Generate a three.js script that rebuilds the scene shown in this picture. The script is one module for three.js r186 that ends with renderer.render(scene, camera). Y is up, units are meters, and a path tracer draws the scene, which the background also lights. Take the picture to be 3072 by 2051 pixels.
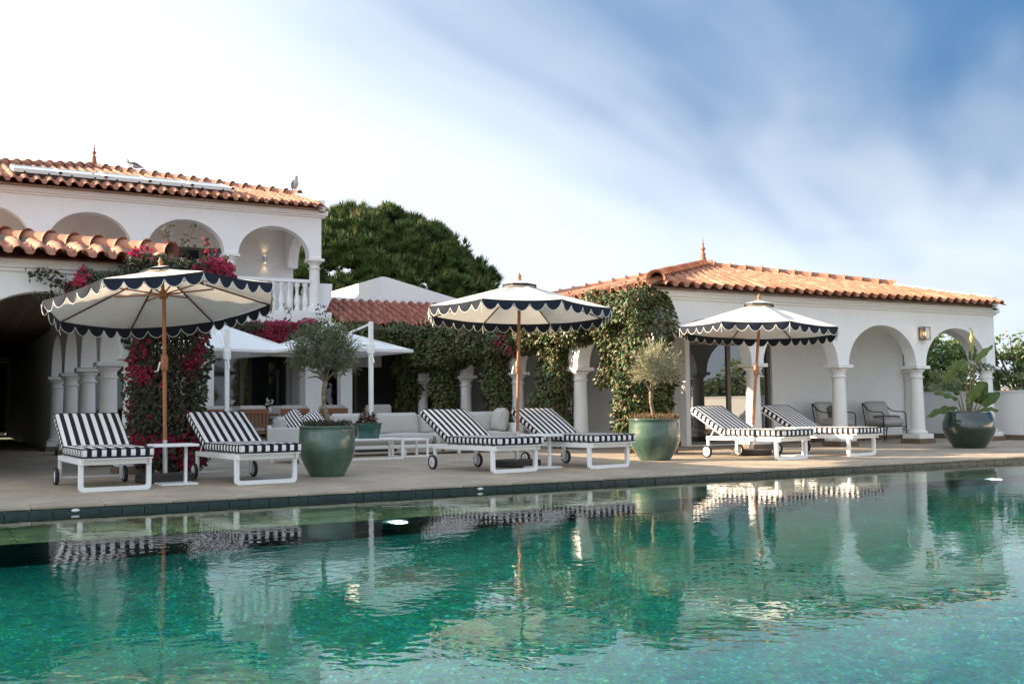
import * as THREE from 'three';
import { mergeGeometries, toCreasedNormals } from 'three/addons/utils/BufferGeometryUtils.js';
import { RoundedBoxGeometry } from 'three/addons/geometries/RoundedBoxGeometry.js';

// ───────────────────────── camera, sky, sun, exposure ─────────────────────────
const scene = new THREE.Scene();
const camera = new THREE.PerspectiveCamera(36.156, 1024 / 683, 0.1, 900);
camera.position.set(0, 0.85, 0);
camera.rotation.order = 'YXZ';
camera.rotation.set(0.0621745, -0.5074024, -0.0109396);
scene.add(camera);

const SUN = new THREE.Vector3(-0.770, 0.342, -0.539).normalize();
const sun = new THREE.DirectionalLight(new THREE.Color(1.0, 0.80, 0.58), 5.0);
sun.position.copy(SUN).multiplyScalar(80).add(new THREE.Vector3(9, 0, -14));
sun.target.position.set(9, 0, -14);
sun.castShadow = true;
sun.shadow.mapSize.set(4096, 4096);
Object.assign(sun.shadow.camera, { left: -40, right: 40, top: 40, bottom: -40, near: 1, far: 200 });
scene.add(sun, sun.target);

const renderer = new THREE.WebGLRenderer({ antialias: true });
renderer.setSize(1024, 683);
renderer.toneMapping = THREE.LinearToneMapping;
renderer.toneMappingExposure = 3.4;
renderer.shadowMap.enabled = true;

// ───────────────────────── helpers ─────────────────────────
function mulberry(a) { return () => { a |= 0; a = a + 0x6D2B79F5 | 0; let t = Math.imul(a ^ a >>> 15, 1 | a); t = t + Math.imul(t ^ t >>> 7, 61 | t) ^ t; return ((t ^ t >>> 14) >>> 0) / 4294967296; }; }
let R = mulberry(7);
const rr = (a, b) => a + (b - a) * R();
const lerp = (a, b, t) => a + (b - a) * t, clamp = (x, a = 0, b = 1) => Math.min(b, Math.max(a, x));
const sstep = (a, b, x) => { const t = clamp((x - a) / (b - a)); return t * t * (3 - 2 * t); };
const V = (x, y, z) => new THREE.Vector3(x, y, z);
function hash3(x, y, z) { let h = Math.imul(x, 374761393) + Math.imul(y, 668265263) + Math.imul(z, 2147483647 ^ 0x5bd1e995); h = Math.imul(h ^ h >>> 13, 1274126177); return ((h ^ h >>> 16) >>> 0) / 4294967296; }
function noise3(x, y, z) {
  const xi = Math.floor(x), yi = Math.floor(y), zi = Math.floor(z), s = t => t * t * (3 - 2 * t), u = s(x - xi), v = s(y - yi), w = s(z - zi);
  const c = (i, j, k) => hash3(xi + i, yi + j, zi + k);
  return lerp(lerp(lerp(c(0, 0, 0), c(1, 0, 0), u), lerp(c(0, 1, 0), c(1, 1, 0), u), v), lerp(lerp(c(0, 0, 1), c(1, 0, 1), u), lerp(c(0, 1, 1), c(1, 1, 1), u), v), w);
}
function fbm(x, y, z, o = 4) { let a = 0.5, s = 0, n = 0; for (let i = 0; i < o; i++) { s += a * noise3(x, y, z); n += a; x *= 2.03; y *= 2.03; z *= 2.03; a *= 0.5; } return s / n; }
// noise that repeats every p cells in x and y
function tnoise(x, y, p, seed) {
  const xi = Math.floor(x), yi = Math.floor(y), s = t => t * t * (3 - 2 * t), u = s(x - xi), v = s(y - yi), m = k => ((k % p) + p) % p;
  const c = (i, j) => hash3(m(xi + i), m(yi + j), seed);
  return lerp(lerp(c(0, 0), c(1, 0), u), lerp(c(0, 1), c(1, 1), u), v);
}
function tfbm(u, v, p, o, seed) { let a = 0.5, s = 0, n = 0; for (let i = 0; i < o; i++) { s += a * tnoise(u * p, v * p, p, seed + i * 17); n += a; p *= 2; a *= 0.55; } return s / n; }

// textures: f(u, v) gives [r, g, b] in 0..1 (sRGB for colour maps)
function tex(n, f, { srgb = true, repeat = [1, 1], h = n } = {}) {
  const d = new Uint8Array(n * h * 4);
  for (let j = 0; j < h; j++) for (let i = 0; i < n; i++) {
    const c = f((i + 0.5) / n, (j + 0.5) / h), k = (j * n + i) * 4;
    if (typeof c === 'number') { d[k] = d[k + 1] = d[k + 2] = clamp(c) * 255; } else { d[k] = clamp(c[0]) * 255; d[k + 1] = clamp(c[1]) * 255; d[k + 2] = clamp(c[2]) * 255; }
    d[k + 3] = 255;
  }
  const t = new THREE.DataTexture(d, n, h, THREE.RGBAFormat);
  t.wrapS = t.wrapT = THREE.RepeatWrapping; t.magFilter = THREE.LinearFilter; t.minFilter = THREE.LinearMipmapLinearFilter; t.generateMipmaps = true;
  if (srgb) t.colorSpace = THREE.SRGBColorSpace;
  t.repeat.set(...repeat); t.needsUpdate = true; return t;
}
const lin = (r, g, b) => new THREE.Color().setRGB(r, g, b);
const M = (o) => new THREE.MeshStandardMaterial(o), P = (o) => new THREE.MeshPhysicalMaterial(o);

// geometry
const move = (g, x = 0, y = 0, z = 0) => g.translate(x, y, z);
function box(w, h, d, x = 0, y = 0, z = 0, r = 0) { const g = r > 0 ? new RoundedBoxGeometry(w, h, d, 1, r) : new THREE.BoxGeometry(w, h, d); return g.translate(x, y, z); }
function merge(list) {
  const out = list.map(g => { const n = g.index ? g.toNonIndexed() : g; for (const k of Object.keys(n.attributes)) if (!['position', 'normal', 'uv'].includes(k)) n.deleteAttribute(k); if (!n.attributes.uv) n.setAttribute('uv', new THREE.Float32BufferAttribute(new Float32Array(n.attributes.position.count * 2), 2)); if (!n.attributes.normal) n.computeVertexNormals(); return n; });
  return out.length === 1 ? out[0] : mergeGeometries(out);
}
// uv in metres by the facing of each face
function metreUV(g, s = 1) {
  g = g.index ? g.toNonIndexed() : g; const p = g.attributes.position, uv = new Float32Array(p.count * 2), a = V(), b = V(), c = V();
  for (let i = 0; i < p.count; i += 3) {
    a.fromBufferAttribute(p, i); b.fromBufferAttribute(p, i + 1); c.fromBufferAttribute(p, i + 2);
    const n = b.clone().sub(a).cross(c.clone().sub(a)), ax = Math.abs(n.x), ay = Math.abs(n.y), az = Math.abs(n.z);
    [a, b, c].forEach((q, k) => { const [u, v] = ay >= ax && ay >= az ? [q.x, q.z] : ax >= az ? [q.z, q.y] : [q.x, q.y]; uv[(i + k) * 2] = u * s; uv[(i + k) * 2 + 1] = v * s; });
  }
  g.setAttribute('uv', new THREE.BufferAttribute(uv, 2)); return g;
}
function tube(pts, r, rad = 6, seg = 0, closed = false) { const c = new THREE.CatmullRomCurve3(pts.map(p => p.isVector3 ? p : V(...p)), closed, 'catmullrom', 0.2); return new THREE.TubeGeometry(c, seg || pts.length * 4, r, rad, closed); }
function bar(a, b, r1, r2 = r1, rad = 8) { a = a.isVector3 ? a : V(...a); b = b.isVector3 ? b : V(...b); const d = b.clone().sub(a), g = new THREE.CylinderGeometry(r2, r1, d.length(), rad); g.applyQuaternion(new THREE.Quaternion().setFromUnitVectors(V(0, 1, 0), d.clone().normalize())); const m = a.clone().add(b).multiplyScalar(0.5); return g.translate(m.x, m.y, m.z); }
function lathe(pts, seg = 24) { return new THREE.LatheGeometry(pts.map(p => new THREE.Vector2(p[0], p[1])), seg); }
// tapered limb along points with radii
function limb(pts, rads, rad = 8) {
  const c = new THREE.CatmullRomCurve3(pts.map(p => p.isVector3 ? p : V(...p))), n = pts.length * 5, g = new THREE.TubeGeometry(c, n, 1, rad, false), p = g.attributes.position;
  for (let i = 0; i <= n; i++) { const t = i / n, q = c.getPointAt(t), k = t * (rads.length - 1), k0 = Math.min(Math.floor(k), rads.length - 2), r = lerp(rads[k0], rads[k0 + 1], k - k0); for (let j = 0; j <= rad; j++) { const id = i * (rad + 1) + j; p.setXYZ(id, q.x + (p.getX(id) - q.x) * r, q.y + (p.getY(id) - q.y) * r, q.z + (p.getZ(id) - q.z) * r); } }
  g.computeVertexNormals(); return g;
}
// naming
const taken = {};
function numbered(n) { const k = taken[n] = (taken[n] ?? -1) + 1; return k ? n + '_' + String(k).padStart(3, '0') : n; }
function thing(name, label, category, pos = [0, 0, 0], turn = 0, group) {
  const o = new THREE.Group(); o.name = numbered(name); o.position.set(...pos); o.rotation.y = turn; o.userData = { label, category }; if (group) o.userData.group = group; scene.add(o); return o;
}
function mesh(name, g, m, parent) { const o = new THREE.Mesh(Array.isArray(g) ? merge(g) : g, m); o.name = name; o.castShadow = o.receiveShadow = true; parent.add(o); return o; }
function group(name, parent, pos, turn) { const o = new THREE.Group(); o.name = name; if (pos) o.position.set(...pos); if (turn) o.rotation.y = turn; parent.add(o); return o; }
function struct(name, g, m, label) { const o = mesh(numbered(name), g, m, scene); o.userData = { kind: 'structure' }; if (label) o.userData.label = label; return o; }
function copy(o, label, pos, turn) { const c = o.clone(); c.name = numbered(o.name.replace(/_\d{3}$/, '')); c.userData = { ...o.userData, label }; if (pos) c.position.set(...pos); if (turn !== undefined) c.rotation.set(0, turn, 0); scene.add(c); return c; }
function scatter(name, g, m, list, parent) {      // list of [pos, quaternion, scale(Vector3|number), Color]
  const o = new THREE.InstancedMesh(g, m, list.length), mt = new THREE.Matrix4(), s = V();
  list.forEach(([p, q, k, c], i) => { s.set(...(typeof k === 'number' ? [k, k, k] : [k.x, k.y, k.z])); o.setMatrixAt(i, mt.compose(p, q, s)); if (c) o.setColorAt(i, c); });
  o.name = name; o.castShadow = o.receiveShadow = true; o.userData.kind = 'stuff'; parent.add(o); return o;
}
const quatTo = (n, spin = 0, from = V(0, 1, 0)) => new THREE.Quaternion().setFromUnitVectors(from, n.clone().normalize()).multiply(new THREE.Quaternion().setFromAxisAngle(from, spin));
const rndDir = () => { const z = rr(-1, 1), a = rr(0, 6.2832), q = Math.sqrt(1 - z * z); return V(q * Math.cos(a), z, q * Math.sin(a)); };

// ───────────────────────── sky ─────────────────────────
{
  const W = 1024, H = 512, d = new Float32Array(W * H * 4), fw = V(0.4859, 0, -0.8740), rt = V(0.8740, 0, 0.4859), dir = V();
  for (let j = 0; j < H; j++) for (let i = 0; i < W; i++) {
    const lat = ((j + 0.5) / H - 0.5) * Math.PI, lon = ((i + 0.5) / W - 0.5) * 2 * Math.PI;
    dir.set(Math.cos(lat) * Math.cos(lon), Math.sin(lat), Math.cos(lat) * Math.sin(lon));
    const k = (j * W + i) * 4, el = Math.max(0, lat * 57.2958), sa = dir.dot(rt) / Math.max(0.05, Math.cos(lat));
    // cirrus: streaks on a flat layer, drawn out along one wind direction
    const hgt = Math.max(0.05, dir.y + 0.11), lx = dir.dot(rt) / hgt, ly = dir.dot(fw) / hgt;
    const wx = ly * 0.85 + lx * 0.5, wy = lx * 0.85 - ly * 0.5;
    const warp = fbm(wx * 0.7, wy * 0.7, 3.3, 3) - 0.5;
    const st = fbm(wx * 0.45 + warp * 1.2, wy * 2.3 + warp * 1.3, 9.1, 5), st2 = fbm(wx * 1.1 + warp * 1.5, wy * 7 + warp * 3.0, 21.7, 6), pf = fbm(lx * 2.2 + 4, ly * 2.2, 5.5, 5);
    const c = el * 1.30 + 30 * sa + (st - 0.5) * 24 + (st2 - 0.5) * 17 + (pf - 0.5) * 10;
    const back = sstep(0.35, -0.35, dir.dot(fw) / Math.max(0.2, Math.cos(lat))), blue = sstep(9, 45, c) * lerp(0.97, 0.50, sstep(36, 70, el)) * lerp(1, 0.40, back);
    const e01 = clamp(el / 50);
    const bl = [lerp(0.0, 0.03, e01), lerp(0.080, 0.13, e01), lerp(0.205, 0.31, e01)];
    const hz = Math.exp(-el / 5.0);
    const ang = Math.acos(clamp(dir.dot(SUN), -1, 1)) * 57.2958, glow = Math.exp(-((ang / 34) ** 2)) * 0.60 + Math.exp(-((ang / 85) ** 2)) * 0.11;
    const thin = 0.565 + 0.24 * (pf - 0.5) + 0.24 * (st2 - 0.5) + 0.20 * (st - 0.5);
    const bk = 1 + 0.55 * sstep(0.25, -0.75, dir.dot(fw)) * (0.75 + 0.5 * pf), veil = [0.76 * thin * bk + 0.05, 0.85 * thin * bk + 0.055, 0.95 * thin * bk + 0.065];
    const puff = sstep(0.50, 0.66, fbm(lx * 1.1 + 1.7, ly * 2.6 - 1.0, 2.2, 5)) * sstep(14, 4, el) * sstep(-0.1, 0.35, sa) * 0.22;
    for (let q = 0; q < 3; q++) {
      let v = lerp(veil[q], bl[q], blue * (1 - 0.30 * hz));
      v = lerp(v, [0.52, 0.60, 0.70][q], puff);
      v += glow * [1, 0.95, 0.86][q];
      if (lat < 0) v = lerp(v, [0.30, 0.28, 0.24][q], clamp(-lat * 12));
      d[k + q] = v * 0.56;
    }
    d[k + 3] = 1;
  }
  const t = new THREE.DataTexture(d, W, H, THREE.RGBAFormat, THREE.FloatType);
  t.mapping = THREE.EquirectangularReflectionMapping; t.magFilter = t.minFilter = THREE.LinearFilter; t.wrapS = THREE.RepeatWrapping; t.needsUpdate = true;
  scene.background = t; scene.environment = t;
}

// ───────────────────────── materials ─────────────────────────
const T = {};
T.plasterB = tex(512, (u, v) => 0.5 + 0.5 * (tfbm(u, v, 64, 3, 5) - 0.5) + 0.6 * (tfbm(u, v, 6, 4, 9) - 0.5), { srgb: false, repeat: [0.5, 0.5] });
T.plaster = tex(512, (u, v) => { const a = tfbm(u, v, 4, 5, 21), b = tfbm(u, v, 24, 3, 33), s = 0.95 + 0.03 * (a - 0.5) + 0.02 * (b - 0.5); return [s, s * 0.994, s * 0.98]; }, { repeat: [0.3, 0.3] });
T.trav = tex(1024, (u, v) => { const a = tfbm(u, v * 6 % 1, 5, 4, 3), b = tfbm(u, v, 5, 5, 14), s = tfbm(u, v, 60, 2, 41), p = tfbm(u, v, 20, 3, 77), line = tnoise(u * 6, v * 160, 160, 8); const t = 0.71 + 0.20 * (b - 0.5) + 0.10 * (p - 0.5) + 0.05 * (s - 0.5) + 0.10 * (line - 0.5); return [t * 1.0, t * 0.945, t * 0.865]; }, { repeat: [0.33, 0.33] });
T.travB = tex(1024, (u, v) => { const line = tnoise(u * 5, v * 160, 160, 8), p = tfbm(u, v, 80, 2, 6), h = tfbm(u, v, 36, 3, 61); return 0.55 + 0.4 * (line - 0.5) + 0.25 * (p - 0.5) - (h > 0.68 ? 0.4 : 0); }, { srgb: false, repeat: [0.33, 0.33] });
T.clay = tex(256, (u, v) => { const a = tfbm(u, v, 4, 5, 2), b = tfbm(u, v, 14, 3, 8), s = 0.82 + 0.32 * (a - 0.5) + 0.22 * (b - 0.5); return [s, s * (0.98 + 0.06 * (b - 0.5)), s * 0.97]; }, { repeat: [1.4, 1.4] });
T.clayB = tex(256, (u, v) => 0.5 + 0.7 * (tfbm(u, v, 24, 3, 4) - 0.5), { srgb: false, repeat: [1.4, 1.4] });
T.weave = tex(256, (u, v) => 0.5 + 0.25 * Math.sin(u * 6.2832 * 48) * Math.sin(v * 6.2832 * 48) + 0.4 * (tfbm(u, v, 8, 4, 3) - 0.5), { srgb: false, repeat: [3, 3] });
T.canvas = tex(256, (u, v) => { const s = 0.93 + 0.05 * (tfbm(u, v, 6, 4, 12) - 0.5) + 0.04 * (tfbm(u, v, 60, 2, 3) - 0.5); return [s, s * 0.985, s * 0.95]; }, { repeat: [1, 1] });
T.stripe = tex(128, (u, v) => { const n = (tfbm(u, v, 40, 2, 5) - 0.5) * 0.05, w = u < 0.5 - 0.0 ? 1 : 0, soft = tfbm(u, v, 6, 3, 9) * 0.05; return w ? [0.93 + n - soft, 0.915 + n - soft, 0.90 + n - soft] : [0.075 + n * 0.5, 0.09 + n * 0.5, 0.14 + n * 0.5]; }, { repeat: [1, 1] });
T.wood = tex(256, (u, v) => { const g = tfbm(u * 1, v, 4, 5, 11), f = tnoise(u * 64, v * 3, 64, 6), s = 0.9 + 0.25 * (f - 0.5) + 0.25 * (g - 0.5); return [s, s * 0.97, s * 0.93]; }, { repeat: [4, 1] });
T.mosaic = tex(1024, (u, v) => {
  const N = 128, i = Math.floor(u * N), j = Math.floor(v * N), fu = u * N - i, fv = v * N - j, gr = Math.min(fu, 1 - fu, fv, 1 - fv) < 0.07;
  const h = hash3(i, j, 4), h2 = hash3(i, j, 9), big = tfbm(u, v, 8, 3, 44), mid = tfbm(u, v, 32, 2, 47);
  const t = 0.92 + 0.45 * (h - 0.5) + 0.20 * (big - 0.5) + 0.5 * (mid - 0.5);
  let c = [0.16 * t, 0.72 * t, 0.58 * t];
  if (h2 > 0.80) c = [0.10 * t, 0.62 * t, 0.70 * t]; else if (h2 > 0.62) c = [0.45 * t, 0.80 * t, 0.50 * t]; else if (h2 < 0.10) c = [0.50 * t, 0.92 * t, 0.82 * t];
  return gr ? [0.30, 0.60, 0.52] : c;
}, { repeat: [0.30, 0.30] });
T.poolTile = tex(256, (u, v) => { const a = tfbm(u, v, 4, 5, 31), b = tfbm(u, v, 20, 3, 35), s = 0.8 + 0.6 * (a - 0.5) + 0.3 * (b - 0.5); return [s * 0.92, s, s * 0.97]; }, { repeat: [1.3, 1.3] });
T.shelf = tex(512, (u, v) => { const a = tfbm(u, v, 4, 5, 51), b = tfbm(u, v, 16, 4, 55), s = 0.72 + 0.40 * (a - 0.5) + 0.25 * (b - 0.5); return [s * (0.86 + 0.2 * (a - 0.5)), s * 0.95, s * 0.80]; }, { repeat: [0.5, 0.5] });
T.glaze = tex(512, (u, v) => { const run = tfbm(u, v * 0.15, 16, 4, 61), a = tfbm(u, v, 6, 5, 65), sp = tfbm(u, v, 90, 2, 3), s = 0.80 + 0.42 * (run - 0.5) + 0.35 * (a - 0.5) + 0.18 * (sp - 0.5), w = sstep(0.52, 0.72, a) * 0.6; return [s * lerp(0.54, 0.74, w), s * lerp(0.75, 0.78, w), s * lerp(0.64, 0.66, w)]; });
T.glazeB = tex(256, (u, v) => 0.5 + 0.8 * (tfbm(u, v, 10, 4, 71) - 0.5), { srgb: false, repeat: [2, 2] });
T.bark = tex(256, (u, v) => { const a = tnoise(u * 14, v * 4, 14, 3), b = tfbm(u, v, 8, 4, 5), s = 0.75 + 0.35 * (a - 0.5) + 0.4 * (b - 0.5); return [s, s * 0.95, s * 0.86]; }, { repeat: [2, 2] });
T.soil = tex(128, (u, v) => { const s = 0.7 + 0.7 * (tfbm(u, v, 16, 3, 5) - 0.5); return [s, s * 0.9, s * 0.8]; }, { repeat: [4, 4] });
T.grass = tex(256, (u, v) => { const a = tfbm(u, v, 6, 5, 5), s = 0.6 + 0.7 * (a - 0.5); return [s * 0.9, s, s * 0.6]; }, { repeat: [0.2, 0.2] });
T.water = tex(1024, (u, v) => {
  const wob = 0.03 * Math.sin(6.2832 * (2 * u + v)) + 0.02 * Math.sin(6.2832 * (u - 3 * v));
  return 0.5 + 0.34 * (tfbm(u + wob, v + wob, 10, 2, 5) - 0.5) + 0.34 * (tfbm(u, v, 34, 2, 15) - 0.5) + 0.16 * (tfbm(u + wob, v, 90, 2, 25) - 0.5);
}, { srgb: false, repeat: [0.24, 0.24] });

const mWall = M({ color: lin(0.93, 0.935, 0.94), map: T.plaster, bumpMap: T.plasterB, bumpScale: 0.008, roughness: 0.9 });
const mCorn = M({ color: lin(0.88, 0.87, 0.85), map: T.plaster, bumpMap: T.plasterB, bumpScale: 0.002, roughness: 0.85 });
const mStone = M({ color: lin(0.86, 0.855, 0.84), map: T.plaster, bumpMap: T.plasterB, bumpScale: 0.002, roughness: 0.75 });
const mPlinth = M({ color: lin(0.36, 0.29, 0.24), map: T.trav, bumpMap: T.travB, bumpScale: 0.002, roughness: 0.8 });
const mDeck = M({ color: lin(0.82, 0.755, 0.68), map: T.trav, bumpMap: T.travB, bumpScale: 0.003, roughness: 0.72 });
const mCoping = [0.96, 0.90, 1.0].map(k => M({ color: lin(0.88 * k, 0.815 * k, 0.74 * k), map: T.trav, bumpMap: T.travB, bumpScale: 0.002, roughness: 0.6 }));
const clayTone = [[0.62, 0.27, 0.155], [0.68, 0.32, 0.19], [0.56, 0.23, 0.135], [0.74, 0.38, 0.25], [0.60, 0.265, 0.165]];
const mClay = clayTone.map(c => M({ color: lin(...c), map: T.clay, bumpMap: T.clayB, bumpScale: 0.003, roughness: 0.85 }));
const redTone = [[0.46, 0.165, 0.11], [0.52, 0.20, 0.135], [0.41, 0.14, 0.095]];
const mRed = redTone.map(c => M({ color: lin(...c), map: T.clay, bumpMap: T.clayB, bumpScale: 0.003, roughness: 0.9 }));
const mMortar = M({ color: lin(0.42, 0.38, 0.34), map: T.clay, bumpMap: T.clayB, bumpScale: 0.01, roughness: 1 });
const mWhiteMetal = M({ color: lin(0.82, 0.82, 0.80), roughness: 0.38 });
const mWhiteTop = M({ color: lin(0.80, 0.81, 0.80), roughness: 0.5, bumpMap: T.plasterB, bumpScale: 0.0006 });
const mStripe = M({ map: T.stripe, bumpMap: T.weave, bumpScale: 0.0015, roughness: 0.95 });
const mNavyPipe = M({ color: lin(0.012, 0.015, 0.026), roughness: 0.9 });
const mRubber = M({ color: lin(0.02, 0.02, 0.022), roughness: 0.75 });
const mHubWhite = M({ color: lin(0.72, 0.72, 0.72), roughness: 0.4 });
const mSteel = M({ color: lin(0.55, 0.56, 0.57), metalness: 0.9, roughness: 0.35 });
const mCanvas = P({ color: lin(0.86, 0.83, 0.775), map: T.canvas, bumpMap: T.weave, bumpScale: 0.002, roughness: 1, transmission: 0.30, thickness: 0 });
const mNavy = P({ color: lin(0.012, 0.017, 0.030), roughness: 1, bumpMap: T.weave, bumpScale: 0.002, sheen: 0.5, sheenColor: lin(0.55, 0.5, 0.5), sheenRoughness: 0.5 });
const mTrim = M({ color: lin(0.80, 0.78, 0.72), roughness: 0.9 });
const mTeak = M({ color: lin(0.42, 0.17, 0.075), map: T.wood, roughness: 0.5 });
const mTeakDark = M({ color: lin(0.17, 0.075, 0.04), map: T.wood, roughness: 0.6 });
const mDining = M({ color: lin(0.23, 0.10, 0.045), map: T.wood, roughness: 0.6 });
const mBaseStone = M({ color: lin(0.085, 0.080, 0.078), map: T.clay, bumpMap: T.clayB, bumpScale: 0.004, roughness: 0.9 });
const mCushion = M({ color: lin(0.45, 0.43, 0.40), bumpMap: T.weave, bumpScale: 0.003, roughness: 0.95 });
const mFrame = M({ color: lin(0.16, 0.135, 0.11), roughness: 0.45, metalness: 0.3 });
const mIron = M({ color: lin(0.02, 0.02, 0.02), roughness: 0.5, metalness: 0.5 });
const mGlass = P({ color: lin(0.012, 0.016, 0.018), roughness: 0.015, ior: 2.5 });
const mDarkGlass = P({ color: lin(0.010, 0.013, 0.013), roughness: 0.03, ior: 1.6 });
const mCeilWood = M({ color: lin(0.30, 0.20, 0.13), map: T.wood, roughness: 0.8 });
const mBark = M({ color: lin(0.36, 0.32, 0.27), map: T.bark, bumpMap: T.bark, bumpScale: 0.01, roughness: 1 });
const mBarkDark = M({ color: lin(0.14, 0.09, 0.06), map: T.bark, bumpMap: T.bark, bumpScale: 0.01, roughness: 1 });
const mSoil = M({ color: lin(0.10, 0.07, 0.05), map: T.soil, roughness: 1 });
const mLeaf = M({ color: lin(1, 1, 1), roughness: 0.5, side: THREE.DoubleSide });
const mLeafSoft = P({ color: lin(1, 1, 1), roughness: 0.95, transmission: 0.35, thickness: 0, side: THREE.DoubleSide });
const mBract = P({ color: lin(1, 1, 1), roughness: 0.95, transmission: 0.4, thickness: 0, side: THREE.DoubleSide });
const mNeedle = M({ color: lin(1, 1, 1), roughness: 0.8, side: THREE.DoubleSide });
const mPot = P({ color: lin(0.33, 0.33, 0.33), map: T.glaze, bumpMap: T.glazeB, bumpScale: 0.004, roughness: 0.38, clearcoat: 0.7, clearcoatRoughness: 0.12 });
const mPotDark = P({ color: lin(0.020, 0.075, 0.070), map: T.glaze, bumpMap: T.glazeB, bumpScale: 0.003, roughness: 0.25, clearcoat: 1, clearcoatRoughness: 0.05 });
const mPotTeal = P({ color: lin(0.055, 0.26, 0.29), map: T.glaze, bumpMap: T.glazeB, bumpScale: 0.003, roughness: 0.3, clearcoat: 1, clearcoatRoughness: 0.1 });
const mMosaic = M({ map: T.mosaic, color: lin(0.52, 0.60, 0.76), roughness: 0.5 });
const mPoolTile = [[0.012, 0.050, 0.050], [0.014, 0.056, 0.055], [0.010, 0.045, 0.047], [0.017, 0.062, 0.060]].map(c => M({ color: lin(...c), map: T.poolTile, roughness: 0.35 }));
const mPoolGrout = M({ color: lin(0.03, 0.055, 0.055), roughness: 0.9 });
const mShelf = [[0.52, 0.42, 0.33], [0.58, 0.47, 0.37], [0.46, 0.38, 0.30]].map(c => M({ color: lin(...c), map: T.shelf, roughness: 0.7 }));
const mWater = P({ color: lin(1, 1, 1), roughness: 0.0, transmission: 1, thickness: 2, ior: 1.333, attenuationColor: lin(0.26, 0.79, 0.74), attenuationDistance: 3.0, bumpMap: T.water, bumpScale: 0.0024 });
const mGround = M({ color: lin(0.16, 0.17, 0.09), map: T.grass, roughness: 1 });

// ───────────────────────── ground, deck, pool ─────────────────────────
const PX0 = -6, PX1 = 18.6, PZ0 = -10.45, PZ1 = -1.2, WL = -0.08, FL = -1.70, SHZ = -8.87, SHY = -0.61;
function sheet(x0, x1, z0, z1, y, hole) {
  const s = new THREE.Shape([[x0, -z0], [x1, -z0], [x1, -z1], [x0, -z1]].map(p => new THREE.Vector2(...p)));
  if (hole) s.holes.push(new THREE.Path([[hole[0], -hole[2]], [hole[0], -hole[3]], [hole[1], -hole[3]], [hole[1], -hole[2]]].map(p => new THREE.Vector2(...p))));
  return metreUV(new THREE.ShapeGeometry(s).rotateX(-Math.PI / 2).translate(0, y, 0));
}
struct('ground', sheet(-300, 300, -300, 300, -0.06, [PX0 - 0.3, PX1 + 0.3, PZ0 - 0.3, PZ1 + 0.3]), mGround, 'grassy ground round the villa');
struct('pool_deck', sheet(-12, 21.15, -34, 7, 0, [PX0 - 0.34, PX1 + 0.34, PZ0 - 0.34, PZ1 + 0.34]), mDeck, 'brushed beige stone pool deck');
{
  const c = new THREE.Group(); c.name = 'pool_coping'; c.userData = { kind: 'structure', label: 'row of pale stone slabs edging the pool' }; scene.add(c);
  const gs = [0, 1, 2].map(k => metreUV(new RoundedBoxGeometry(0.617, 0.03, 0.375, 2, 0.009)));
  let n = 0; R = mulberry(12);
  for (let x = PX0; x < PX1; x += 0.62) { const o = mesh('coping_stone', gs[n % 3], mCoping[Math.floor(R() * 3)], c); o.position.set(x + 0.31, -0.014 + rr(-0.001, 0.001), PZ0 - 0.165); n++; }
  for (let x = PX0; x < PX1; x += 0.62) { const o = mesh('coping_stone', gs[n % 3], mCoping[Math.floor(R() * 3)], c); o.position.set(x + 0.31, -0.014, PZ1 + 0.165); n++; }
  for (let z = PZ0; z < PZ1; z += 0.62) for (const x of [PX0 - 0.165, PX1 + 0.165]) { const o = mesh('coping_stone', gs[n % 3], mCoping[Math.floor(R() * 3)], c); o.rotation.y = Math.PI / 2; o.position.set(x, -0.014, z + 0.31); n++; }
}
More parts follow.
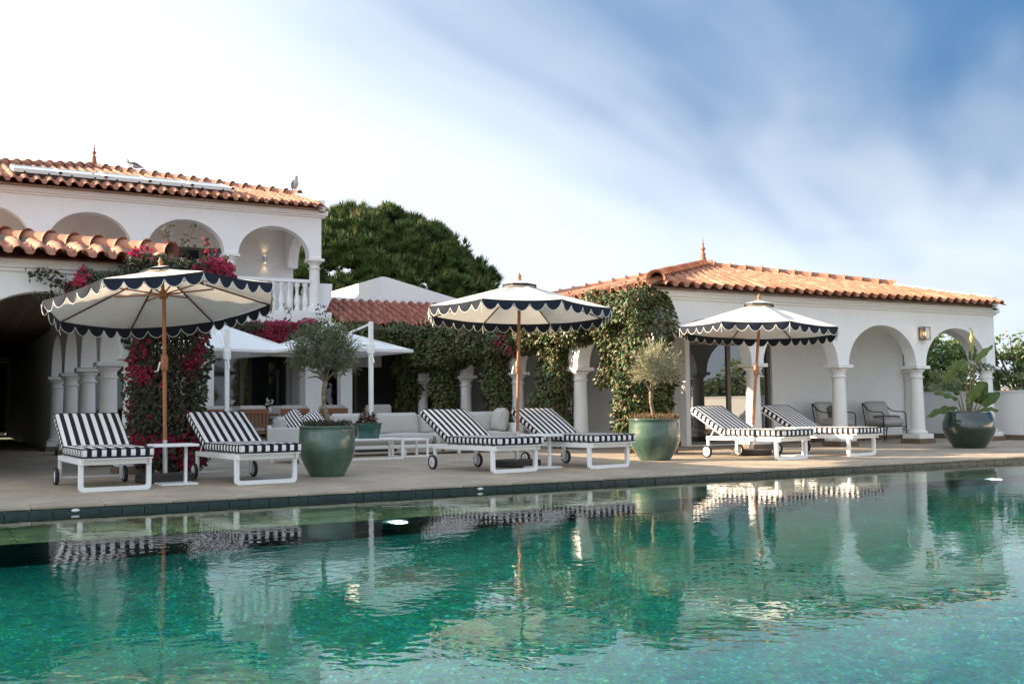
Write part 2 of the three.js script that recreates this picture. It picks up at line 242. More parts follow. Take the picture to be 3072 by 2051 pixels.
{
  const p = new THREE.Group(); p.name = 'pool_basin'; p.userData = { kind: 'structure', label: 'pool basin of dark teal tiles, a pale bench and an emerald mosaic floor' }; scene.add(p);
  mesh('floor', metreUV(box(PX1 - PX0, 0.1, PZ1 - SHZ, (PX0 + PX1) / 2, FL - 0.05, (PZ1 + SHZ) / 2)), mMosaic, p);
  mesh('back_wall', box(PX1 - PX0, 1.8, 0.1, (PX0 + PX1) / 2, -0.95, PZ0 - 0.06), mPoolGrout, p);
  mesh('end_wall', metreUV(box(0.1, 1.72, PZ1 - PZ0, PX0 - 0.05, -0.91, (PZ0 + PZ1) / 2)), mPoolTile[0], p);
  mesh('end_wall', metreUV(box(0.1, 1.72, PZ1 - PZ0, PX1 + 0.05, -0.91, (PZ0 + PZ1) / 2)), mPoolTile[0], p);
  mesh('near_wall', metreUV(box(PX1 - PX0, 1.72, 0.1, (PX0 + PX1) / 2, -0.91, PZ1 + 0.05)), mPoolTile[1], p);
  mesh('bench_riser', metreUV(box(PX1 - PX0, FL - SHY === 0 ? 1 : SHY - 0.03 - FL, 0.1, (PX0 + PX1) / 2, (SHY - 0.03 + FL) / 2, SHZ - 0.05)), M({ color: lin(0.010, 0.022, 0.030), map: T.poolTile, roughness: 0.5 }), p);  // riser tile colour darkened to stand in for the shade on it
  R = mulberry(33);
  const tg = metreUV(new RoundedBoxGeometry(0.196, 0.196, 0.02, 1, 0.004));
  const under = [];
  for (let x = PX0, k = 0; x < PX1; x += 0.2, k++) {
    const o = mesh('waterline_tile', tg, mPoolTile[Math.floor(R() * 4)], p); o.position.set(x + 0.1, -0.129, PZ0 - 0.003 + rr(-0.001, 0.001));
    for (let r = 1; r < 3; r++) under.push(tg.clone().translate(x + 0.1, -0.129 - r * 0.2, PZ0 - 0.003 + rr(-0.001, 0.001)));
  }
  mesh('submerged_tiles', under, mPoolTile[1], p).userData.kind = 'stuff';
  const sg = [0, 1, 2, 3].map(k => { const g = metreUV(new RoundedBoxGeometry(0.594, 0.03, 0.521, 1, 0.004)), u = g.attributes.uv; for (let i = 0; i < u.count; i++) u.setXY(i, u.getX(i) + k * 0.37, u.getY(i) + k * 0.61); return g; });
  mesh('bench_bed', box(PX1 - PX0, 0.4, SHZ - PZ0 - 0.01, (PX0 + PX1) / 2, SHY - 0.232, (SHZ + PZ0) / 2), mPoolGrout, p);
  for (let x = PX0; x < PX1; x += 0.6) for (let r = 0; r < 3; r++) { const o = mesh('bench_slab', sg[Math.floor(R() * 4)], mShelf[Math.floor(R() * 3)], p); o.position.set(x + 0.3, SHY - 0.015, PZ0 + 0.263 + r * 0.526); }
}
{
  const g = new THREE.BoxGeometry(PX1 - PX0 + 0.04, WL - FL + 0.05, PZ1 - PZ0 + 0.04); g.translate((PX0 + PX1) / 2, (WL + FL - 0.05) / 2, (PZ0 + PZ1) / 2);
  struct('pool_water', metreUV(g), mWater, 'clear rippled pool water');
}
const mLampGlow = M({ color: lin(0.8, 0.8, 0.8), emissive: lin(1, 1, 0.97), emissiveIntensity: 0.4, roughness: 0.5 });
[[3.69, 'lit round underwater lamp below the stone pots'], [11.9, 'lit round underwater lamp near the plant pot with paddle leaves']].forEach(([x, label]) => {
  const o = thing('pool_lamp', label, 'pool lamp', [x, -0.80, SHZ], 0, 'underwater lamps on the bench riser');
  mesh('bezel', lathe([[0.08, 0], [0.13, 0], [0.13, 0.012], [0.08, 0.022]], 28).rotateX(Math.PI / 2), M({ color: lin(0.16, 0.30, 0.26), roughness: 0.4 }), o);
  mesh('lens', new THREE.CylinderGeometry(0.075, 0.08, 0.025, 28).rotateX(Math.PI / 2).translate(0, 0, 0.014), mLampGlow, o);
  const l = new THREE.PointLight(lin(1, 1, 0.95), 0.08, 0, 2); l.position.set(0, 0, 0.12); l.castShadow = true; l.shadow.radius = 4; l.name = 'lamp_light'; o.add(l);
});
[[1.19, 'small white oval fitting in the pool tiles, the left one'], [5.38, 'small white oval fitting in the pool tiles, the right one']].forEach(([x, label]) => {
  const o = thing('pool_inlet', label, 'pool fitting', [x, -0.052, PZ0 + 0.008], 0, 'white fittings in the waterline tiles');
  mesh('cover', new THREE.SphereGeometry(0.5, 16, 8).scale(0.075, 0.03, 0.02), M({ color: lin(0.85, 0.86, 0.86), roughness: 0.3 }), o);
});

// ───────────────────────── building kit ─────────────────────────
// a wall above a row of arches; along x (axis 0) or z (axis 1, running to -z)
function archWall(s0, s1, centers, rx, ry, spring, top, depth) {
  const sh = new THREE.Shape(); sh.moveTo(s0, spring);
  for (const c of [...centers].sort((a, b) => a - b)) { sh.lineTo(c - rx, spring); for (let k = 1; k < 28; k++) { const a = Math.PI * (1 - k / 28); sh.lineTo(c + rx * Math.cos(a), spring + ry * Math.sin(a)); } sh.lineTo(c + rx, spring); }
  sh.lineTo(s1, spring); sh.lineTo(s1, top); sh.lineTo(s0, top); sh.closePath();
  return new THREE.ExtrudeGeometry(sh, { depth, bevelEnabled: false, curveSegments: 12 }).translate(0, 0, -depth / 2);
}
const alongZ = g => g.rotateY(Math.PI / 2);       // x -> -z
function archOK(g) { return metreUV(toCreasedNormals(g, 0.5)); }
const colG = {};
function column(parent, x, y0, z, h, plinth = true) {
  const key = h + '|' + plinth;
  if (!colG[key]) colG[key] = {
    plinth: plinth ? metreUV(box(0.50, 0.10, 0.50, 0, 0.05, 0, 0.008)) : null,
    base: merge([box(0.44, 0.10, 0.44, 0, plinth ? 0.151 : 0.05, 0, 0.008), lathe([[0, 0], [0.195, 0], [0.205, 0.025], [0.19, 0.05], [0.165, 0.06], [0.15, 0.085]], 28).translate(0, plinth ? 0.201 : 0.1, 0)]),
    shaft: lathe([[0.148, plinth ? 0.28 : 0.18], [0.143, h * 0.4], [0.126, h - 0.17]], 28),
    capital: merge([new THREE.TorusGeometry(0.142, 0.018, 8, 28).rotateX(Math.PI / 2).translate(0, h - 0.245, 0), lathe([[0.126, h - 0.18], [0.13, h - 0.15], [0.152, h - 0.13], [0.18, h - 0.098], [0.192, h - 0.074], [0.0, h - 0.072]], 28), box(0.41, 0.07, 0.41, 0, h - 0.036, 0, 0.006)]),
  };
  const k = colG[key], c = group('column', parent, [x, y0, z]);
  if (plinth) mesh('plinth', k.plinth, mPlinth, c);
  mesh('base', k.base, mStone, c); mesh('shaft', k.shaft, mStone, c); mesh('capital', k.capital, mStone, c);
  return c;
}
const PITCH = 0.25, COURSE = 0.38;
function sTile(len = 0.42) {
  const pr = [], n = 7; for (let i = 0; i <= n; i++) { const a = Math.PI * (1 - i / n); pr.push([-0.113 + 0.078 + 0.078 * Math.cos(a), 0.080 * Math.sin(a)]); }
  pr.push([0.075, -0.008], [0.121, 0.0]);
  const th = 0.011, pos = [], nT = pr.length, pt = (i, z, low) => { const [x, y] = pr[i]; const k = i <= n ? 1 : 0, a = Math.PI * (1 - Math.min(i, n) / n); return low ? [x - k * th * Math.cos(a), y - (k ? th * Math.sin(a) : th), z] : [x, y, z]; };
  const quad = (a, b, c, d) => pos.push(...a, ...b, ...c, ...a, ...c, ...d);
  for (let i = 0; i < nT - 1; i++) {
    quad(pt(i, 0), pt(i + 1, 0), pt(i + 1, -len), pt(i, -len));
    quad(pt(i, -len, 1), pt(i + 1, -len, 1), pt(i + 1, 0, 1), pt(i, 0, 1));
    quad(pt(i, 0, 1), pt(i + 1, 0, 1), pt(i + 1, 0), pt(i, 0));
  }
  const g = new THREE.BufferGeometry(); g.setAttribute('position', new THREE.Float32BufferAttribute(pos, 3)); g.computeVertexNormals();
  return toCreasedNormals(g, 0.7);
}
const tileG = [0, 1, 2, 3].map(k => { const g = sTile(), p = g.attributes.position, uv = new Float32Array(p.count * 2); for (let i = 0; i < p.count; i++) { uv[i * 2] = p.getX(i) + k * 0.31; uv[i * 2 + 1] = p.getZ(i) + k * 0.57; } g.setAttribute('uv', new THREE.BufferAttribute(uv, 2)); const q = g.attributes.position; for (let i = 0; i < q.count; i++) { const t = -q.getZ(i) / 0.42, k2 = 1 - 0.16 * t; if (q.getX(i) < 0.05) { q.setX(i, -0.035 + (q.getX(i) + 0.035) * k2); q.setY(i, q.getY(i) * k2); } } g.computeVertexNormals(); const cg = toCreasedNormals(g, 0.7); return cg.scale(1.106, 1.106, 1.05).rotateX(0.15); });
// tiles on a slope: O eave point, U along the eave, N horizontal up-slope, tan pitch, inside(u, v), nearest `most` become parts
function tileSlope(roof, O, U, N, tp, inside, uMax, vMax, mats, most, score) {
  const ang = Math.atan(tp), up = N.clone().multiplyScalar(Math.cos(ang)).add(V(0, Math.sin(ang), 0)), nor = V().crossVectors(U, up.clone().negate()).normalize(); if (nor.y < 0) nor.negate();
  const basis = new THREE.Matrix4().makeBasis(U, nor, up.clone().negate()); if (basis.determinant() < 0) basis.makeBasis(U.clone().negate(), nor, up.clone().negate());
  const q0 = new THREE.Quaternion().setFromRotationMatrix(basis), list = [];
  for (let r = 0; r * COURSE < vMax; r++) for (let c = 0; c * PITCH < uMax; c++) {
    const u = (c + 0.5) * PITCH, v = r * COURSE; if (!inside(u, v + 0.2)) continue;
    const p = O.clone().addScaledVector(U, u).addScaledVector(up, v).addScaledVector(nor, 0.03).add(V(rr(-0.006, 0.006), rr(-0.004, 0.004), rr(-0.008, 0.008)));
    const q = q0.clone().multiply(new THREE.Quaternion().setFromEuler(new THREE.Euler(rr(-0.012, 0.012), rr(-0.02, 0.02), rr(-0.015, 0.015))));
    list.push({ p, q, k: Math.floor(R() * tileG.length), m: Math.floor(Math.pow(R(), 1.2) * mats.length), s: score ? score(p) : 0 });
  }
  list.sort((a, b) => a.s - b.s);
  const rest = mats.map(() => []);
  list.forEach((t, i) => {
    if (i < most) { const o = mesh('roof_tile', tileG[t.k], mats[t.m], roof); o.position.copy(t.p); o.quaternion.copy(t.q); }
    else rest[t.m].push(tileG[t.k].clone().applyMatrix4(new THREE.Matrix4().compose(t.p, t.q, V(1, 1, 1))));
  });
  rest.forEach((l, i) => { if (l.length) { const o = mesh('upper_tiles', l, mats[i], roof); o.userData.kind = 'stuff'; } });
  return list.length;
}
// ridge tile: a half tube with an upturned lower lip, axis along -z (lower end at z = 0)
const ridgeG = (() => {
  const prof = [[0, 0.176], [-0.015, 0.166], [-0.05, 0.136], [-0.11, 0.120], [-0.28, 0.110], [-0.46, 0.104]], pos = [], n = 10, th = 0.016;
  const pt = (k, i, low) => { const [z, r] = prof[k], a = Math.PI * (1.08 - 1.16 * i / n), q = r - (low ? th : 0); return [q * Math.cos(a), q * Math.sin(a) * 0.92, z]; };
  const quad = (a, b, c, d) => pos.push(...a, ...b, ...c, ...a, ...c, ...d);
  for (let i = 0; i < n; i++) { for (let k = 0; k < prof.length - 1; k++) { quad(pt(k, i), pt(k, i + 1), pt(k + 1, i + 1), pt(k + 1, i)); quad(pt(k + 1, i, 1), pt(k + 1, i + 1, 1), pt(k, i + 1, 1), pt(k, i, 1)); } quad(pt(0, i, 1), pt(0, i + 1, 1), pt(0, i + 1), pt(0, i)); }
  const g = new THREE.BufferGeometry(); g.setAttribute('position', new THREE.Float32BufferAttribute(pos, 3)); g.computeVertexNormals();
  const c = toCreasedNormals(g, 0.6), p = c.attributes.position, uv = new Float32Array(p.count * 2); for (let i = 0; i < p.count; i++) { uv[i * 2] = p.getX(i); uv[i * 2 + 1] = p.getZ(i); } c.setAttribute('uv', new THREE.BufferAttribute(uv, 2)); return c;
})();
function ridge(roof, A, B, mats, step = 0.36, bed = 0.2) {       // from the low end A to the high end B
  const d = B.clone().sub(A), L = d.length(); d.normalize();
  const side = V().crossVectors(V(0, 1, 0), d).normalize(), up = V().crossVectors(d, side).normalize();
  const q0 = new THREE.Quaternion().setFromRotationMatrix(new THREE.Matrix4().makeBasis(side.clone().negate(), up, d.clone().negate()));
  if (bed) { const g = box(bed, 0.13, L - 0.2, 0, 0, 0); const o = mesh('mortar_bed', metreUV(g), mMortar, roof); o.position.copy(A).addScaledVector(d, L / 2 + 0.1).addScaledVector(up, 0.035); o.quaternion.copy(q0); }
  for (let s = 0; s < L - 0.1; s += step) { const o = mesh('ridge_tile', ridgeG, mats[Math.floor(R() * mats.length)], roof); o.position.copy(A).addScaledVector(d, s).addScaledVector(up, 0.085 + rr(-0.004, 0.004)); o.quaternion.copy(q0).multiply(new THREE.Quaternion().setFromEuler(new THREE.Euler(0.05, rr(-0.03, 0.03), 0))); }
}
const finialG = merge([lathe([[0, 0], [0.10, 0], [0.11, 0.05], [0.075, 0.09], [0.085, 0.13], [0.07, 0.22], [0.052, 0.30], [0.075, 0.325], [0.045, 0.35], [0.028, 0.42], [0.06, 0.455], [0.062, 0.475], [0.03, 0.51], [0.018, 0.56], [0.03, 0.58], [0.014, 0.61], [0.008, 0.74], [0, 0.78]], 14)]);
function quadMesh(pts) { const g = new THREE.BufferGeometry(), pos = []; for (let i = 1; i < pts.length - 1; i++) for (const q of [pts[0], pts[i], pts[i + 1]]) pos.push(q.x, q.y, q.z); g.setAttribute('position', new THREE.Float32BufferAttribute(pos, 3)); g.computeVertexNormals(); return metreUV(g); }
const score = p => { const a = p.x * 0.4859 - p.z * 0.874, l = p.x * 0.874 + p.z * 0.4859; return a + (Math.abs(l / a) > 0.52 ? 100 : 0); };

// ───────────────────────── the buildings ─────────────────────────
function glazedDoor(parent, x0, x1, y0, y1, z, mullions, glass, name = 'sliding_door', depth = 0.07) {
  const d = group(name, parent, [0, 0, z]), f = 0.07;
  const fr = [box(x1 - x0, f, depth, (x0 + x1) / 2, y1 - f / 2, 0), box(x1 - x0 - 0.01, f * 0.8, depth, (x0 + x1) / 2, y0 + f * 0.4, 0), box(f, y1 - y0 - f * 1.8, depth, x0 + f / 2, (y0 + y1) / 2 - f * 0.1, 0.001), box(f, y1 - y0 - f * 1.8, depth, x1 - f / 2, (y0 + y1) / 2 - f * 0.1, 0.001)];
  mesh('frame', fr, mFrame, d);
  const xs = [x0 + f, ...mullions, x1 - f];
  mullions.forEach((m, i) => mesh('mullion', box(0.10, y1 - y0 - f * 1.8, depth * 0.7, m, (y0 + y1) / 2 - f * 0.1, 0.004 + 0.012 * (i % 2)), mFrame, d));
  for (let i = 0; i < xs.length - 1; i++) mesh('pane', box(xs[i + 1] - xs[i], y1 - y0 - f * 1.7, 0.012, (xs[i] + xs[i + 1]) / 2, (y0 + y1) / 2, -0.01 - 0.012 * (i % 2)), glass, d);
  return d;
}
function holeWall(x0, x1, y0, y1, holes, depth) {
  const s = new THREE.Shape([[x0, y0], [x1, y0], [x1, y1], [x0, y1]].map(p => new THREE.Vector2(...p)));
  for (const [a, b, c, d] of holes) s.holes.push(new THREE.Path([[a, c], [a, d], [b, d], [b, c]].map(p => new THREE.Vector2(...p))));
  return metreUV(new THREE.ExtrudeGeometry(s, { depth, bevelEnabled: false }).translate(0, 0, -depth));
}
// ── pool house on the right
{
  R = mulberry(101);
  const b = thing('pool_house', 'white pool house with arches and orange tiled roof behind the right loungers', 'house');
  const cx = [11.43, 13.69, 15.955, 18.22, 20.485], cz = [-15.2, -17.78, -20.36, -22.94, -25.52];
  mesh('front_arcade', archOK(archWall(11.29, 20.62, cx.slice(0, 4).map((x, i) => (x + cx[i + 1]) / 2), 0.985, 0.82, 1.628, 2.998, 0.29).translate(0, 0, -15.2)), mWall, b);
  mesh('side_arcade', archOK(alongZ(archWall(15.352, 25.66, cz.slice(0, 4).map((z, i) => -(z + cz[i + 1]) / 2), 1.145, 0.82, 1.628, 2.998, 0.29)).translate(11.435, 0, 0)), mWall, b);
  mesh('end_arcade', archOK(alongZ(archWall(15.352, 17.298, [16.32], 0.80, 0.82, 1.628, 2.90, 0.27)).translate(20.475, 0, 0)), mWall, b);
  cx.forEach(x => column(b, x, 0, -15.2, 1.63)); cz.slice(1).forEach(z => column(b, 11.45, 0, z, 1.63)); column(b, 20.42, 0, -17.25, 1.63);
  mesh('rear_wall', holeWall(13.75, 20.30, 0, 2.80, [[13.86, 16.14, 0.02, 2.2]], 0.22).translate(0, 0, -17.3), mWall, b);
  mesh('inner_wall', metreUV(box(0.2, 2.78, 14.5, 13.851, 1.40, -24.78)), mWall, b);
  mesh('inner_wall', metreUV(box(6.5, 2.78, 0.2, 17.1, 1.40, -26)), mWall, b);
  mesh('inner_wall', metreUV(box(0.2, 2.78, 8.3, 20.2, 1.40, -21.7)), mWall, b);
  mesh('skirting', [box(4.1, 0.10, 0.03, 18.24, 0.05, -17.288), box(0.02, 0.1, 8.2, 13.744, 0.05, -21.6)], mPlinth, b);
  glazedDoor(b, 13.862, 16.138, 0.025, 2.196, -17.40, [14.98], mGlass);
  mesh('ceiling', [box(9.2, 0.06, 2.1, 15.96, 2.83, -16.25), box(2.3, 0.06, 9.0, 12.5, 2.831, -21.4)], mCorn, b);
  mesh('cornice', [box(9.48, 0.115, 0.30, 15.955, 2.864, -15.10, 0.008), box(9.40, 0.05, 0.22, 15.955, 2.785, -15.11, 0.008), box(0.30, 0.115, 10.8, 11.32, 2.863, -20.65, 0.008), box(0.22, 0.05, 10.7, 11.33, 2.784, -20.65)], mCorn, b);
  const roof = group('roof', b), t = 6.3, tp = 0.215, xl = 11.0, ez = -14.65, ey = 2.935, xr = 20.55, ap = V(xl + t, ey + t * tp, ez - t), dn = 0.03;
  const F = (x, h) => V(x, ey - dn + h * tp, ez - h);
  mesh('roof_deck', [quadMesh([F(xl + 0.1, 0.1), F(xr, 0.1), F(xr, 2 * t + xl - xr), F(ap.x, t)]), quadMesh([F(xl + 0.1, 0.1), F(ap.x, t), V(xl + 0.1, ey - dn, ez - 2 * t)]), quadMesh([V(xl + 0.1, ey - dn, ez - 2 * t), F(ap.x, t), V(xr + 1.5, ey - dn, ez - 2 * t)]), quadMesh([F(xr, 2 * t + xl - xr), V(xr + 0.3, ey + 0.5, ez - 2 * t), F(ap.x, t)])], mRed[1], roof);
  const cs = Math.cos(Math.atan(tp));
  tileSlope(roof, V(xl, ey, ez), V(1, 0, 0), V(0, 0, -1), tp, (u, v) => { const h = v * cs; return u > h - 0.05 && u < 2 * t - h + 0.05 && u < xr - xl + 0.05; }, 2 * t, t / cs, mClay, 300, score);
  tileSlope(roof, V(xl, ey, ez - 2 * t), V(0, 0, 1), V(1, 0, 0), tp, (u, v) => { const h = v * cs; return u > h && u < 2 * t - h; }, 2 * t, t / cs, mClay, 0);
  ridge(roof, V(xl + 0.12, ey + 0.06, ez - 0.12), ap.clone().add(V(0, 0.04, 0)), mClay, 0.30);
  ridge(roof, V(xl + 0.12, ey + 0.06, ez - 2 * t + 0.12), ap.clone().add(V(0, 0.04, 0)), mClay, 0.36);
  const hEnd = 2 * t + xl - xr;
  ridge(roof, F(xr + 0.02, hEnd).add(V(0, 0.07, 0)), ap.clone().add(V(0, 0.04, 0)), mClay, 0.40);
  mesh('finial', finialG.clone().translate(ap.x, ap.y + 0.10, ap.z), mClay[2], roof);
  const ph = [[-0.28, 0.03], [-hEnd - 0.1, 0.03]];
  { const s = new THREE.Shape(); s.moveTo(0.3, ey - 0.06); s.lineTo(0.3, ey + 0.3 * tp + 0.17); s.lineTo(hEnd + 0.15, ey + hEnd * tp + 0.20); s.lineTo(hEnd + 0.15, ey + hEnd * tp - 0.1); s.closePath(); mesh('verge_parapet', metreUV(alongZ(new THREE.ExtrudeGeometry(s, { depth: 0.16, bevelEnabled: false })).translate(xr - 0.10, 0, ez)), mWall, roof); }
  mesh('end_wall', (() => { const q = new THREE.Shape([[0.45, 2.97], [0.45, 3.0], [hEnd, ey - dn + hEnd * tp - 0.01], [2 * t, ey + 0.55], [2 * t, 2.80], [2.62, 2.80], [2.62, 2.97]].map(p => new THREE.Vector2(...p))); return metreUV(alongZ(new THREE.ExtrudeGeometry(q, { depth: 0.1, bevelEnabled: false })).translate(xr - 0.13, 0, ez)); })(), mWall, b);
  // lantern is a thing of its own
  const l = thing('wall_lantern', 'square glass wall lantern with a lit bulb between the right arches', 'wall lamp', [18.25, 2.30, -15.053]);
  mesh('back_plate', box(0.17, 0.26, 0.02, 0, 0, 0.011), mFrame, l);
  const fr = []; for (const sx of [-1, 1]) for (const z of [0.03, 0.155]) fr.push(box(0.014, 0.25, 0.014, sx * 0.083, 0, z)); for (const sy of [-1, 1]) fr.push(box(0.18, 0.016, 0.145, 0, sy * 0.128, 0.093));
  mesh('frame', fr, mFrame, l);
  mesh('glass', [box(0.15, 0.235, 0.004, 0, 0, 0.156), box(0.004, 0.235, 0.11, 0.083, 0, 0.093), box(0.004, 0.235, 0.11, -0.083, 0, 0.093)], P({ color: lin(0.95, 0.95, 0.95), roughness: 0.02, transmission: 1, thickness: 0, ior: 1.45 }), l);
  mesh('bulb', lathe([[0, -0.05], [0.014, -0.05], [0.016, -0.02], [0.024, 0.01], [0.022, 0.035], [0, 0.05]], 12).translate(0, -0.01, 0.09), M({ color: lin(0.9, 0.7, 0.4), emissive: lin(1, 0.62, 0.25), emissiveIntensity: 1.0 }), l);
  mesh('socket', bar([0, -0.12, 0.09], [0, -0.06, 0.09], 0.02), mIron, l);
  const pl = new THREE.PointLight(lin(1, 0.65, 0.32), 0.02, 0, 2); pl.position.set(0, 0, 0.09); pl.castShadow = true; pl.name = 'bulb_light'; l.add(pl);
}
// ── left wing with its hip roof
{
  R = mulberry(102);
  const b = thing('left_wing', 'white single storey wing with a wide arch and hip tiles at the left edge', 'house');
  const cz = [-15.2, -17.52, -20.03, -22.6, -25.1];
  mesh('front_arcade', archOK(archWall(-14.5, 2.595, [1.30, -0.965, -3.23, -5.49, -7.76, -10.02, -12.29], 0.985, 0.82, 1.628, 2.885, 0.29).translate(0, 0, -15.2)), mWall, b);
  mesh('court_arcade', archOK(alongZ(archWall(15.352, 25.25, cz.slice(0, 4).map((z, i) => -(z + cz[i + 1]) / 2), 1.02, 0.82, 1.628, 2.885, 0.29)).translate(2.45, 0, 0)), mWall, b);
  cz.forEach(z => column(b, 2.45, 0, z, 1.63)); column(b, 0.17, 0, -15.2, 1.63); column(b, -2.1, 0, -15.2, 1.63);
  mesh('inner_wall', metreUV(box(0.2, 2.8, 25, -0.2, 1.4, -28.1)), mWall, b); mesh('inner_wall', metreUV(box(0.2, 2.8, 15, 2.5, 1.4, -32.9)), mWall, b); mesh('inner_wall', metreUV(box(14.2, 2.8, 0.2, -7.4, 1.4, -16.6)), mWall, b);  // long closed stretch past the arches is added to darken the corridor
  mesh('end_wall', holeWall(-0.1, 2.6, 0, 2.8, [[0.9, 2.3, 0.1, 2.6]], 0.2).translate(0, 0, -40.1), mWall, b); glazedDoor(b, 0.902, 2.298, 0.105, 2.596, -40.2, [1.6], mDarkGlass, 'corridor_door');
  mesh('skirting', [box(2.4, 0.08, 0.03, 1.2, 0.04, -40.08), box(0.03, 0.12, 12.9, -0.085, 0.06, -22.1)], mPlinth, b);
  mesh('ceiling', [box(2.9, 0.06, 25.3, 1.1, 2.78, -27.6), box(14.0, 0.06, 1.7, -7.4, 2.78, -15.9)], mCeilWood, b);
  mesh('cornice', [box(17.2, 0.115, 0.30, -5.86, 2.797, -15.10, 0.008), box(17.15, 0.05, 0.22, -5.87, 2.718, -15.11, 0.008), box(0.30, 0.115, 10.6, 2.60, 2.796, -20.55, 0.008)], mCorn, b);
  const roof = group('roof', b), tp = 0.19, ez = -14.65, ey = 2.865, xr = 2.95, t = 4.2, cs = Math.cos(Math.atan(tp));
  const ap = V(xr - t, ey + t * tp, ez - t), ap2 = V(xr - t, ey + t * tp, -26);
  mesh('roof_deck', [quadMesh([V(xr - 0.1, ey - 0.03, ez - 0.1), ap.clone().setY(ap.y - 0.03), V(-15, ap.y - 0.03, ap.z), V(-15, ey - 0.03, ez - 0.1)]), quadMesh([V(xr - 0.1, ey - 0.03, ez - 0.1), V(xr - 0.1, ey - 0.03, -26), ap2.clone().setY(ap.y - 0.03), ap.clone().setY(ap.y - 0.03)]), quadMesh([ap, ap2, V(-15, ap.y - 0.05, -26), V(-15, ap.y - 0.05, ap.z)])], mRed[1], roof);
  tileSlope(roof, V(-3.38 - 0.0, ey, ez), V(1, 0, 0), V(0, 0, -1), tp, (u, v) => u < xr + 3.38 - v * cs + 0.05, xr + 3.38, t / cs, mClay, 220, score);
  tileSlope(roof, V(xr, ey, ez), V(0, 0, -1), V(-1, 0, 0), tp, (u, v) => u > v * cs, 11, t / cs, mClay, 0);
  ridge(roof, V(xr - 0.10, ey + 0.07, ez - 0.10), ap.clone().add(V(0, 0.05, 0)), mClay, 0.40, 0.22);
}
